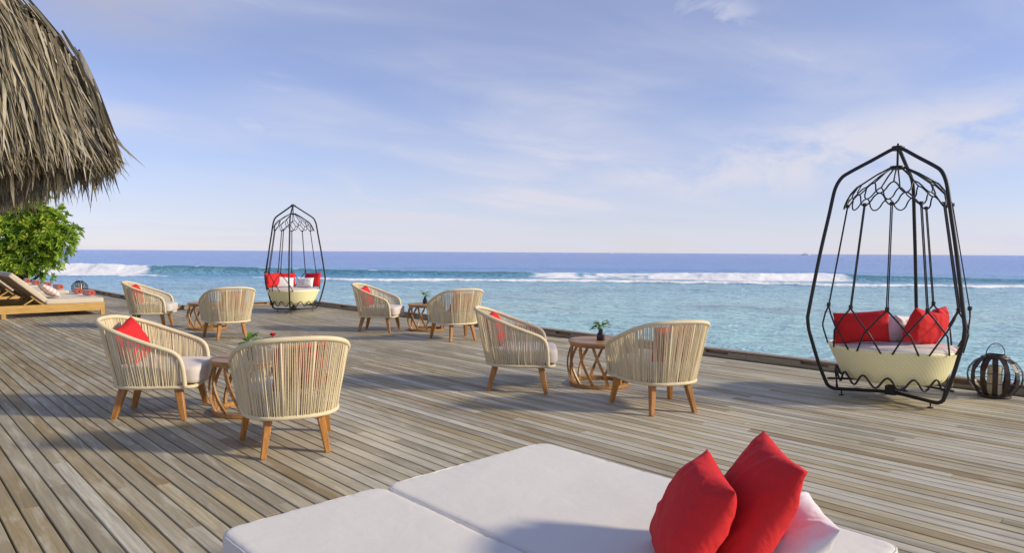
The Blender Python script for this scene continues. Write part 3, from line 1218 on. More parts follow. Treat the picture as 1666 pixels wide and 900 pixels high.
def make_table():
    root = empty('side_table')
    Rt, zt = 0.318, 0.455
    # plank top, cut to a disc
    npl = 5
    w = 2 * Rt / npl
    for i in range(npl):
        xa = -Rt + i * w + 0.0015
        xb = -Rt + (i + 1) * w - 0.0015
        pts = []
        K = 14
        for k in range(K + 1):
            x = xa + (xb - xa) * k / K
            pts.append((x, math.sqrt(max(0, Rt * Rt - x * x))))
        pts = pts + [(x, -y) for x, y in reversed(pts)]
        cl = []
        for p in pts:
            if not cl or (abs(p[0] - cl[-1][0]) + abs(p[1] - cl[-1][1])) > 1e-5:
                cl.append(p)
        if abs(cl[0][0] - cl[-1][0]) + abs(cl[0][1] - cl[-1][1]) < 1e-5:
            cl.pop()
        n = len(cl)
        mb = MB()
        vs = [(x, y, zt) for x, y in cl] + [(x, y, zt - 0.022) for x, y in cl]
        fs = [tuple(reversed(range(n))), tuple(range(n, 2 * n))]
        for a in range(n):
            b = (a + 1) % n
            fs.append((a, b, b + n, a + n))
        mb.add(vs, fs)
        mb.build('top_plank', M['table_top'], root)
    mb = MB()
    mb.lathe([(0.262, zt - 0.0235), (0.302, zt - 0.0235), (0.302, zt - 0.052), (0.262, zt - 0.052), (0.262, zt - 0.0235)], 48)
    mb.build('top_ring', M['table'], root, smooth=True, auto=40)
    mb = MB()
    mb.lathe([(0.268, 0.004), (0.306, 0.004), (0.306, 0.036), (0.268, 0.036), (0.268, 0.004)], 48)
    mb.build('base_ring', M['table'], root, smooth=True, auto=40)
    # bowed slats, all twisted the same way
    ns = 12
    tw = R_(30)
    for s in range(ns):
        for d in (1,):
            a0 = 2 * math.pi * s / ns
            pts = []
            for k in range(9):
                t_ = k / 8
                z = 0.030 + (zt - 0.052 - 0.030) * t_
                r = 0.285 + 0.040 * math.sin(math.pi * t_) ** 0.9
                a = a0 - d * tw * (t_ - 0.5)
                pts.append((a, r, z))
            mb = MB()
            hw, ht = 0.0145, 0.0085
            vs = []
            for a, r, z in pts:
                for (i, j) in ((-1, -1), (1, -1), (1, 1), (-1, 1)):
                    aa = a + i * hw / r
                    vs.append(((r + j * ht) * math.cos(aa), (r + j * ht) * math.sin(aa), z))
            fs = [(3, 2, 1, 0), (32, 33, 34, 35)]
            for k in range(8):
                for e in range(4):
                    e2 = (e + 1) % 4
                    fs.append((k * 4 + e, k * 4 + e2, k * 4 + 4 + e2, k * 4 + 4 + e))
            mb.add(vs, fs)
            mb.build('slat', M['table'], root)
    return root


TABLES = [
    ((5.42, 4.36), 12, 'round teak table with slatted base, right, carrying a leafy dark vase in clear view'),
    ((2.33, 5.60), 40, 'round teak table half hidden behind the nearest armchair, front left'),
    ((6.95, 9.38), -20, 'round teak table in the middle, with a small vase before the sea'),
    ((4.23, 11.95), 70, 'far-left round teak table half hidden behind an armchair back'),
]
tp = make_table()
tabs = [tp] + [copy_tree(tp) for _ in TABLES[1:]]
for o, (xy, rz, lab) in zip(tabs, TABLES):
    o.location = (xy[0], xy[1], 0)
    o.rotation_euler = (0, 0, R_(rz))
    tag(o, lab, 'table', 'small round tables between the armchairs')


def leaf_mesh(ln, wd, seed=0, mat='sprig'):
    mb = MB()
    r = random.Random(seed)
    prof = [(0, 0.12), (0.25, 0.75), (0.5, 1.0), (0.75, 0.75), (1.0, 0.05)]
    vs = []
    for t_, w in prof:
        z = 0.20 * ln * math.sin(t_ * 2.2) * 0.6 - 0.25 * ln * t_ * t_
        vs += [(t_ * ln, -w * wd / 2, z + 0.12 * wd), (t_ * ln, 0, z), (t_ * ln, w * wd / 2, z + 0.12 * wd)]
    fs = []
    for k in range(4):
        for e in range(2):
            a = k * 3 + e
            fs.append((a, a + 3, a + 4, a + 1))
    mb.add(vs, fs, r.uniform(0.1, 1.0))
    return mb.mesh('leaf', M[mat], True, True)


LEAVES = [leaf_mesh(0.075, 0.05, s) for s in range(4)]


def make_vase(loc, label, seed, flower=False, scale=1.0):
    r = random.Random(seed)
    root = empty('plant_vase', loc, r.uniform(0, 6))
    root.scale = (scale,) * 3
    mb = MB()
    mb.lathe([(0.0, 0.0), (0.034, 0.0), (0.037, 0.006), (0.037, 0.055), (0.033, 0.064), (0.022, 0.072), (0.020, 0.10), (0.0225, 0.104), (0.017, 0.104), (0.016, 0.06)], 28)
    mb.build('jar', M['jar'], root, smooth=True, auto=50)
    mb = MB()
    tips = []
    for k in range(6):
        a = r.uniform(0, 6.28)
        rr_ = r.uniform(0.015, 0.045)
        h = r.uniform(0.125, 0.175)
        mb.tube([(0, 0, 0.07), (rr_ * 0.3 * math.cos(a), rr_ * 0.3 * math.sin(a), 0.11), (rr_ * math.cos(a), rr_ * math.sin(a), h)], 0.0016, 5, tone=0.2)
        tips.append((rr_ * math.cos(a), rr_ * math.sin(a), h, a))
    mb.build('stem', M['sprig'], root, attr=True)
    for (x, y, h, a) in tips:
        for q in range(3):
            o = link('leaf', LEAVES[r.randrange(4)], root)
            o.location = (x, y, h - 0.012 * q)
            o.rotation_euler = (r.uniform(-0.4, 0.4), r.uniform(-0.7, 0.25), a + r.uniform(-1.6, 1.6))
            s = r.uniform(0.65, 1.05)
            o.scale = (s, s, s)
    if flower:
        ax = R_(-46) - root.rotation_euler.z
        mb = MB()
        fx_, fy_ = 0.16 * math.cos(ax), 0.16 * math.sin(ax)
        mb.tube([(0, 0, 0.09), (fx_ * 0.5, fy_ * 0.5, 0.15), (fx_, fy_, 0.165)], 0.0018, 5, tone=0.2)
        mb.build('stem', M['sprig'], root, attr=True)
        mb = MB()
        for k in range(9):
            a = k * 2.4
            e = 0.3 + 0.08 * k
            d = Vector((math.cos(a) * math.sin(e), math.sin(a) * math.sin(e), math.cos(e)))
            s = Vector((-math.sin(a), math.cos(a), 0))
            c0 = Vector((fx_, fy_, 0.165))
            mb.add([c0, c0 + d * 0.022 + s * 0.014, c0 + d * 0.036, c0 + d * 0.022 - s * 0.014], [(0, 1, 2, 3)])
        mb.build('flower', M['petal'], root)
    return tag(root, label, 'vase', 'dark vases of greenery on the small tables')


make_vase((5.40, 4.33, 0.455), 'dark glass vase with a bushy green sprig on the right-hand table', 5, scale=1.1)
make_vase((6.95, 9.42, 0.455), 'small dark vase of greenery on the middle table, against the sea', 9, scale=1.1)
make_vase((2.27, 5.46, 0.455), 'sprig and red flower showing just above the nearest armchair rim', 12, flower=True, scale=1.15)

# ------------------------------------------------------------------ hanging swings


def make_swing(loc, rot, label, gap, off):
    root = empty('swing_seat', (loc[0], loc[1], 0), rot)
    prof = [(0.02, 2.335), (0.07, 2.315), (0.22, 2.228), (0.40, 2.126), (0.475, 2.07), (0.525, 1.975), (0.552, 1.85), (0.575, 1.72), (0.649, 1.334), (0.735, 0.80), (0.742, 0.72), (0.734, 0.64), (0.715, 0.56), (0.638, 0.30), (0.570, 0.125),
            (0.545, 0.085), (0.50, 0.062), (0.44, 0.058), (0.0, 0.058)]
    for k in range(3):
        a = 2 * math.pi * k / 3
        pts = catmull([(r * math.cos(a), r * math.sin(a), z) for r, z in prof], 5)
        mb = MB()
        mb.tube(pts, 0.0165, 12)
        leg = mb.build('frame_leg', M['black'], root, smooth=True)
        mb = MB()
        c = (0.43 * math.cos(a), 0.43 * math.sin(a))
        mb.lathe([(0.006, 0.045), (0.006, 0.012), (0.024, 0.010), (0.024, 0.0)], 14, c=c, cap1=True)
        mb.build('foot', M['black'], leg)
    mb = MB()
    mb.lathe([(0.0, 2.385), (0.008, 2.38), (0.010, 2.362), (0.050, 2.356), (0.056, 2.335), (0.050, 2.315), (0.010, 2.312), (0.010, 2.175), (0.060, 2.172), (0.066, 2.155), (0.060, 2.140), (0.0, 2.138)], 24)
    mb.build('top_hub', M['black'], root, smooth=True, auto=40)
    mb = MB()
    mb.box((0, 0, 0.075), (0.09, 0.09, 0.085))
    mb.lathe([(0.028, 0.11), (0.028, 0.205)], 14)
    mb.build('base_hub', M['black'], root)
    # canopy net: spokes and two waved rings meeting at nodes
    n = 12

    def nr(z):
        return np.interp(z, [1.78, 1.85, 1.92, 1.99, 2.16], [0.445, 0.42, 0.385, 0.33, 0.06])

    def wave(zc, amp, ph):
        pts = []
        for k in range(n * 12):
            a = 2 * math.pi * k / (n * 12)
            s = math.cos(n * (a - ph))
            s = math.copysign(abs(s) ** 0.75, s)
            z = zc + amp * s
            r = float(nr(z))
            pts.append((r * math.cos(a), r * math.sin(a), z))
        return pts
    rot0 = R_(off)
    ph = math.pi / n + rot0
    mb = MB()
    mb.tube(wave(1.948, 0.052, rot0), 0.0068, 6, closed=True)
    mb.tube(wave(1.842, 0.056, ph), 0.0068, 6, closed=True)
    for k in range(n):
        a = 2 * math.pi * k / n + rot0
        z1 = 1.998
        r1 = float(nr(z1))
        mb.tube([(0.055 * math.cos(a), 0.055 * math.sin(a), 2.160), (r1 * 0.55 * math.cos(a), r1 * 0.55 * math.sin(a), 2.095), (r1 * math.cos(a), r1 * math.sin(a), z1)], 0.0070, 6)
    mb.build('canopy_net', M['black'], root, smooth=True)
    # hanging ropes, knots and the crossed strands round the seat
    rim_r, rim_z = 0.548, 0.488
    ks = [k for k in range(n) if k not in gap]
    for k in ks:
        a = 2 * math.pi * k / n + rot0
        t0 = Vector((float(nr(1.80)) * math.cos(a), float(nr(1.80)) * math.sin(a), 1.80))
        t1 = Vector((0.590 * math.cos(a), 0.590 * math.sin(a), 0.862))
        s = Vector((-math.sin(a), math.cos(a), 0)) * 0.0062
        mb = MB()
        mb.tube([t0 + s, t1 + s], 0.0052, 6)
        mb.tube([t0 - s, t1 - s], 0.0052, 6)
        mb.tube([t0 + Vector((0, 0, 0.012)), t0 - Vector((0, 0, 0.018))], 0.017, 8)
        mb.tube([t1 + Vector((0, 0, 0.03)), t1 + Vector((0, 0, -0.006))], 0.018, 8)
        rope = mb.build('hanging_rope', M['black'], root)
        for d in (1, -1):
            pts = []
            for (da, r, z) in ((0.0, 0.590, 0.862), (6.2, 0.598, 0.79), (14.2, 0.603, 0.685), (17.2, 0.600, 0.648), (25.5, 0.553, 0.480)):
                aa = a + d * R_(da)
                pts.append((r * math.cos(aa), r * math.sin(aa), z))
            mb = MB()
            mb.tube(pts, 0.0078, 7)
            mb.build('strand', M['black'], rope, smooth=True)
    # basket
    mb = MB()
    mb.lathe([(0.02, 0.185), (0.36, 0.185), (0.400, 0.192), (0.424, 0.215), (0.448, 0.265), (0.502, 0.375), (0.540, 0.465), (0.552, 0.488), (0.545, 0.500), (0.528, 0.500), (0.516, 0.488), (0.505, 0.42), (0.02, 0.40)], 96)
    bk = mb.build('basket', M['weave'], root, smooth=True)
    # scalloped rail under the basket
    nw = 15
    pts = []
    for k in range(nw * 14):
        a = 2 * math.pi * k / (nw * 14)
        s = math.cos(nw * a)
        z = 0.208 + 0.050 * s
        r = 0.478 + 0.008 * s
        pts.append((r * math.cos(a), r * math.sin(a), z))
    mb = MB()
    mb.tube(pts, 0.0095, 7, closed=True)
    for k in range(3):
        a = 2 * math.pi * (k + 0.08) / 3
        c_, s_ = math.cos(a), math.sin(a)
        mb.box((0.30 * c_, 0.30 * s_, 0.172), (0.56, 0.022, 0.018), Matrix.Rotation(a, 3, 'Z'))
        mb.tube([(0.50 * c_, 0.50 * s_, 0.175), (0.49 * c_ - 0.02 * s_, 0.49 * s_ + 0.02 * c_, 0.07)], 0.006, 6)
        mb.tube([(0.50 * c_, 0.50 * s_, 0.175), (0.49 * c_ + 0.02 * s_, 0.49 * s_ - 0.02 * c_, 0.07)], 0.006, 6)
    mb.build('scalloped_rail', M['black'], root, smooth=True)
    mb = MB()
    mb.lathe([(0.0, 0.535), (0.25, 0.534), (0.42, 0.528), (0.485, 0.515), (0.508, 0.494), (0.508, 0.455), (0.49, 0.42), (0.0, 0.41)], 64)
    mb.build('seat_pad', M['cushion'], root, smooth=True)
    return tag(root, label, 'swing', 'egg shaped hanging swings at the deck edge')


SW1 = (6.95, 2.09)
SW2 = (6.80, 14.05)
make_swing(SW1, R_(1), 'large black-framed hanging swing with cream basket beside the lantern on the right', gap=(0, 1, 2, 3), off=11)
make_swing(SW2, R_(-3), 'smaller-looking far hanging swing with cream basket and black frame, left of centre', gap=(8, 9, 10, 11), off=11)


def cam_vec(la, d):
    return Vector((la * RX + d * FX, la * RY + d * FY, 0))


def put_pillow(base, la, d, z, size, face_la, face_d, lean, mat, label, seed, spin=0.0, group=None, t=0.15, n=30, wr=1.0, ex=0.52, pin=0.085):
    me = pillow_mb(size[0], size[1], t, seed, n, wr, ex, pin).mesh('pillow', M[mat], True)
    o = link('pillow', me)
    p = Vector((base[0], base[1], 0)) + cam_vec(la, d)
    v = cam_vec(face_la, face_d)
    pose(o, (p.x, p.y, z), math.atan2(v.y, v.x), R_(lean), R_(spin))
    tag(o, label, 'pillow', group)
    return o


G1 = 'pillows in the right hanging swing'
put_pillow(SW1, -0.36, -0.12, 0.680, (0.48, 0.31), 0.25, 0.7, 14, 'red', 'red pillow at the left of the right-hand swing', 21, -6, G1)
put_pillow(SW1, 0.165, -0.22, 0.690, (0.50, 0.33), -0.35, 0.8, 16, 'red', 'red pillow at the front of the right-hand swing', 22, 9, G1)
put_pillow(SW1, 0.44, 0.05, 0.695, (0.44, 0.34), -0.7, 0.6, 14, 'red', 'red pillow standing behind the frame leg at the right of the right-hand swing', 23, 0, G1)
put_pillow(SW1, -0.13, 0.06, 0.655, (0.36, 0.26), 0.35, 0.6, 20, 'white', 'left pale pillow showing between the red ones in the right-hand swing', 24, -4, G1)
put_pillow(SW1, 0.06, 0.00, 0.655, (0.34, 0.27), -0.35, 0.6, 20, 'white', 'pale pillow tucked behind the front red one in the right-hand swing', 25, 6, G1)
G2 = 'pillows in the far hanging swing'
put_pillow(SW2, -0.41, -0.08, 0.700, (0.44, 0.34), 0.8, -0.45, 12, 'red', 'dark-sided red pillow at the far left of the far swing', 31, 0, G2)
put_pillow(SW2, -0.25, 0.25, 0.700, (0.42, 0.32), 0.3, -0.8, 12, 'red', 'red pillow behind the pale one, left in the far swing', 32, 0, G2)
put_pillow(SW2, -0.20, 0.05, 0.650, (0.38, 0.25), 0.45, -0.8, 20, 'white', 'left pale pillow in the far swing', 33, -5, G2)
put_pillow(SW2, 0.22, 0.10, 0.640, (0.42, 0.24), -0.25, -0.9, 22, 'white', 'right pale pillow in the far swing, lying against a red one', 34, 3, G2)
put_pillow(SW2, 0.34, 0.26, 0.700, (0.44, 0.33), -0.35, -0.85, 12, 'red', 'red pillow at the right of the far swing', 35, 2, G2)

# ------------------------------------------------------------------ lanterns


def make_lantern(loc, label, rot=0, w=0.0215):
    root = empty('lantern', loc, rot)
    prof = [(0.125, 0.018), (0.165, 0.055), (0.215, 0.135), (0.225, 0.200), (0.215, 0.265), (0.165, 0.335), (0.105, 0.378)]
    nb = 14
    for k in range(nb):
        a = 2 * math.pi * k / nb
        c, s = math.cos(a), math.sin(a)
        vs = []
        for r, z in prof:
            for (i, j) in ((-1, 0), (1, 0), (1, -0.0035), (-1, -0.0035)):
                x = r + j
                vs.append((x * c - i * w * s, x * s + i * w * c, z))
        fs = []
        for q in range(len(prof) - 1):
            for e in range(4):
                e2 = (e + 1) % 4
                fs.append((q * 4 + e, q * 4 + e2, q * 4 + 4 + e2, q * 4 + 4 + e))
        mb = MB()
        mb.add(vs, fs)
        mb.build('band', M['bronze'], root)
    mb = MB()
    for z, r in ((0.150, 0.214), (0.245, 0.217)):
        mb.tube([(r * math.cos(2 * math.pi * k / 48), r * math.sin(2 * math.pi * k / 48), z) for k in range(48)], 0.0032, 6, closed=True)
    mb.build('hoop', M['bronze'], root, smooth=True)
    mb = MB()
    mb.lathe([(0.0, 0.002), (0.130, 0.002), (0.136, 0.012), (0.132, 0.026), (0.0, 0.030)], 40)
    mb.build('base', M['bronze'], root, smooth=True, auto=40)
    mb = MB()
    mb.lathe([(0.072, 0.368), (0.112, 0.368), (0.116, 0.376), (0.112, 0.385), (0.084, 0.388), (0.080, 0.405), (0.072, 0.405), (0.072, 0.368)], 40)
    mb.build('collar', M['bronze'], root, smooth=True, auto=40)
    mb = MB()
    mb.lathe([(0.058, 0.030), (0.060, 0.040), (0.060, 0.285), (0.055, 0.296), (0.035, 0.286), (0.0, 0.280)], 32)
    cd = mb.build('candle', M['candle'], root, smooth=True, auto=50)
    mb = MB()
    mb.tube([(0, 0, 0.278), (0.002, 0, 0.295), (0.001, 0, 0.302)], 0.0018, 5)
    mb.build('wick', M['black'], cd)
    mb = MB()
    pts = catmull([(-0.084, 0, 0.385), (-0.092, 0, 0.43), (-0.06, 0, 0.485), (0, 0, 0.512), (0.06, 0, 0.485), (0.092, 0, 0.43), (0.084, 0, 0.385)], 8)
    mb.tube(pts, 0.0038, 7)
    mb.build('handle', M['bronze'], root, smooth=True)
    return tag(root, label, 'lantern', 'round dark metal candle lanterns')


make_lantern((7.75, 1.44, 0), 'round dark-slatted lantern with a cream candle beside the right-hand swing', R_(-40))
make_lantern((4.66, 23.7, 0), 'dark slatted lantern beyond the sun loungers at far left', R_(-44), 0.012)

# ------------------------------------------------------------------ foreground daybed


def make_daybed():
    root = empty('daybed', (1.70, 1.53, 0))
    Y0, Y1 = 0.70, 2.375
    zt = 0.378
    for xa, xb, sd in ((0.862, 1.530, 5), (1.532, 2.500, 6)):
        sx, sy, sz = xb - xa, Y1 - Y0, 0.165
        vs, fs = rbox((sx, sy, sz), 0.022, 90, puff=0.006, seed=sd, wob=0.0022, rc=0.07)
        pv = []
        for p in vs:
            q = Vector(p)
            if q.z > 0:
                ex, ey = sx / 2 - abs(q.x), sy / 2 - abs(q.y)
                e = min(ex, ey)
                along = q.y if ex < ey else q.x
                # gathered fabric pulling in from the piping, and slow sag of the filling
                pk = noise.noise(Vector((along * 26, (1 if q.x > 0 else -1) * 3.0 + sd, e * 5)))
                q.z -= 0.0048 * max(0, pk) * math.exp(-e / 0.055) * min(1, e / 0.012)
                q.z += 0.006 * noise.noise(Vector((q.x * 2.1, q.y * 2.1, sd)))
            pv.append(q + Vector(((xa + xb) / 2 - 1.70, (Y0 + Y1) / 2 - 1.53, zt - sz / 2)))
        mb = MB()
        mb.add(pv, fs)
        mt = mb.build('mattress', M['mattress'], root, smooth=True)
        # piping along top edge
        hx, hy, r = sx / 2 - 0.004, sy / 2 - 0.004, 0.068
        loop = []
        for cx, cy, a0 in ((hx - r, hy - r, 0), (-hx + r, hy - r, 90), (-hx + r, -hy + r, 180), (hx - r, -hy + r, 270)):
            for k in range(7):
                a = R_(a0 + 15 * k)
                loop.append(Vector((cx + r * math.cos(a), cy + r * math.sin(a), 0)))
        lp = resample(loop, 160, True)
        rn = random.Random(sd)
        pts = [p + Vector(((xa + xb) / 2 - 1.70, (Y0 + Y1) / 2 - 1.53, zt - 0.0075 + rn.uniform(-0.001, 0.001))) for p in lp]
        mb = MB()
        mb.tube(pts, 0.0042, 6, closed=True)
        mb.build('piping', M['mattress'], mt, smooth=True)
    mb = MB()
    cx, cy = 0.006, 0.0075
    for (x, y, sx, sy) in ((cx, cy - 0.80, 1.64, 0.05), (cx, cy + 0.80, 1.64, 0.05), (cx - 0.795, cy, 0.05, 1.55), (cx + 0.795, cy, 0.05, 1.55)):
        mb.box((x, y, 0.150), (sx, sy, 0.12))
    mb.box((cx, cy, 0.200), (1.53, 1.53, 0.018))
    mb.build('frame', M['bed_wood'], root)
    for sx in (-1, 1):
        for sy in (-1, 1):
            mb = MB()
            mb.box((cx + sx * 0.77, cy + sy * 0.77, 0.045), (0.07, 0.07, 0.09))
            mb.build('leg', M['bed_wood'], root)
    return tag(root, 'large pale double daybed mattress in the foreground', 'daybed')


make_daybed()
O0 = (0, 0)
G3 = 'pillows on the foreground daybed'
put_pillow(O0, 0.548, 2.03, 0.545, (0.42, 0.36), -0.99, 0.10, 29, 'red', 'left, lower red pillow on the foreground daybed', 41, 0, G3, 0.165, 64, 0.75, 0.52, 0.075)
put_pillow(O0, 0.740, 2.06, 0.575, (0.43, 0.41), -0.99, 0.10, 28, 'red', 'right, taller red pillow on the foreground daybed', 47, 0, G3, 0.165, 64, 0.75, 0.52, 0.075)
put_pillow(O0, 0.860, 2.05, 0.470, (0.33, 0.28), -0.97, 0.14, 44, 'white', 'white pillow behind the red ones on the foreground daybed', 43, 0, G3, 0.13, 50, 0.8, 0.52, 0.075)

# ------------------------------------------------------------------ sun loungers (double) at the far left


def make_lounger():
    """long axis along X: foot at x=0, head at x=-1.95; near side y=0, far side y=2.3"""
    root = empty('sun_lounger')
    Wd, Ln = 2.3, 1.95
    mb = MB()
    mb.box((-Ln / 2, 0.035, 0.17), (Ln, 0.07, 0.155))
    mb.build('side_rail', M['bed_wood'], root)
    mb = MB()
    mb.box((-Ln / 2, Wd - 0.035, 0.17), (Ln, 0.07, 0.155))
    mb.build('side_rail', M['bed_wood'], root)
    for x in (-0.035, -Ln + 0.035):
        mb = MB()
        mb.box((x, Wd / 2, 0.17), (0.07, Wd - 0.142, 0.150))
        mb.build('end_rail', M['bed_wood'], root)
    for x in (-0.037, -1.70):
        for y in (0.037, Wd - 0.037):
            mb = MB()
            mb.box((x, y, 0.046), (0.072, 0.072, 0.091))
            mb.build('leg', M['bed_wood'], root)
    hx = -1.03
    mb = MB()
    for k in range(9):
        mb.box((-0.12 - k * 0.105, Wd / 2, 0.232), (0.075, Wd - 0.16, 0.02))
    sl = mb.build('slat_bed', M['bed_wood'], root)
    for k in range(2):
        yc = Wd * (0.25 + 0.5 * k)
        vs, fs = rbox((1.02, Wd / 2 - 0.01, 0.095), 0.02, 8, puff=0.008, seed=7 + k, wob=0.004, rc=0.05)
        mb = MB()
        mb.add([Vector(p) + Vector((-0.52, yc, 0.295)) for p in vs], fs)
        mb.build('mattress', M['bed_mattress'], root, smooth=True)
    # raised back
    ang = R_(43)
    ca, sa = math.cos(ang), math.sin(ang)
    rot = Matrix(((ca, 0, sa), (0, 1, 0), (-sa, 0, ca)))     # local -x rises
    base = Vector((hx, 0, 0.262))

    def bp(x, y, z):
        return base + rot @ Vector((-x, y, z))
    for k in range(2):
        yc = Wd * (0.25 + 0.5 * k)
        vs, fs = rbox((0.80, Wd / 2 - 0.01, 0.095), 0.02, 8, puff=0.008, seed=17 + k, wob=0.004, rc=0.05)
        mb = MB()
        mb.add([base + rot @ (Vector(p) + Vector((-0.42, yc, 0.052))) for p in vs], fs)
        mb.build('back_mattress', M['bed_mattress'], root, smooth=True)
        mb = MB()
        ya, yb = yc - Wd / 4 + 0.05, yc + Wd / 4 - 0.05
        for yy in (ya + 0.02, yb - 0.02):
            mb.box(bp(0.14, yy, -0.030), (0.28, 0.04, 0.045), rot)
        for q in range(8):
            mb.box(bp(0.06 + q * 0.10, yc, -0.006), (0.085, Wd / 2 - 0.16, 0.012), rot)
        mb.build('back_frame', M['bed_dark'], root)
        for yy in (ya + 0.02, yb - 0.02):
            mb = MB()
            a = bp(0.20, yy, -0.035)
            mb.bar(a, (a.x - 0.17, yy, 0.25), (0.03, 0.025), (0.03, 0.025))
            mb.build('prop', M['bed_wood'], root)
    return root


def make_towel():
    mb = MB()
    turns = 3.4
    n = 70
    hl = 0.165
    pts = []
    for k in range(n + 1):
        t_ = k / n
        a = turns * 2 * math.pi * t_
        r = 0.012 + 0.052 * t_
        pts.append((r * math.cos(a), r * math.sin(a)))
    vs = []
    th = 0.0062
    for k, (y, z) in enumerate(pts):
        d = math.hypot(y, z)
        oy, oz = y * (d + th) / d, z * (d + th) / d
        for x in (-hl, hl):
            vs.append((x, y, z))
            vs.append((x, oy, oz))
    fs = []
    for k in range(n):
        a = k * 4
        b = a + 4
        fs += [(a + 1, b + 1, b + 3, a + 3), (a, a + 2, b + 2, b), (a, b, b + 1, a + 1), (a + 2, a + 3, b + 3, b + 2)]
    fs += [(0, 1, 3, 2), (n * 4, n * 4 + 2, n * 4 + 3, n * 4 + 1)]
    mb.add(vs, fs)
    return mb.mesh('rolled_towel', M['towel'], False)


BEDS = [(3.60, 16.05, 'nearest double sun lounger at far left with raised back and two rolled towels'),
        (3.60, 19.35, 'middle double sun lounger at far left, partly hidden by the nearest one'),
        (3.60, 22.55, 'farthest double sun lounger under the leafy bush at far left')]
lp0 = make_lounger()
beds = [lp0] + [copy_tree(lp0) for _ in BEDS[1:]]
for o, (x, y, lab) in zip(beds, BEDS):
    o.location = (x, y, 0)
    tag(o, lab, 'sun lounger', 'double sun loungers in a row at the far left')
tm = make_towel()
TW = [(3.46, 16.79, 6, 'nearest rolled striped towel, front right of the towels on the loungers'),
      (3.43, 17.67, -4, 'second rolled striped towel on the nearest sun lounger, before the lantern'),
      (3.46, 19.94, 5, 'right rolled towel of the pair on the middle sun lounger'),
      (3.46, 21.35, -6, 'left rolled towel of the pair on the middle sun lounger'),
      (3.44, 22.88, 3, 'right rolled towel of the farthest pair, next to the leafy bush'),
      (3.44, 24.30, -5, 'left rolled towel of the farthest pair, next to the leafy bush')]
for x, y, a, lab in TW:
    o = link('rolled_towel', tm)
    o.location = (x, y, 0.352 + 0.066)
    o.rotation_euler = (0, 0, R_(-84 + a))
    o.scale = (1.0, 1.0, 1.0)
    tag(o, lab, 'towel', 'rolled towels on the sun loungers')
for (x, y, lab, sd) in ((2.72, 16.60, 'pink striped pillow against the raised back of the nearest sun lounger', 51),
                        (2.72, 19.95, 'pink striped pillow on the middle sun lounger', 52)):
    o = link('pillow', pillow_mb(0.60, 0.40, 0.15, sd).mesh('pillow', M['stripe'], True))
    pose(o, (x, y, 0.50), 0.0, R_(52), 0)
    tag(o, lab, 'pillow', 'striped pillows on the sun loungers')

# ------------------------------------------------------------------ leafy bush at the far left


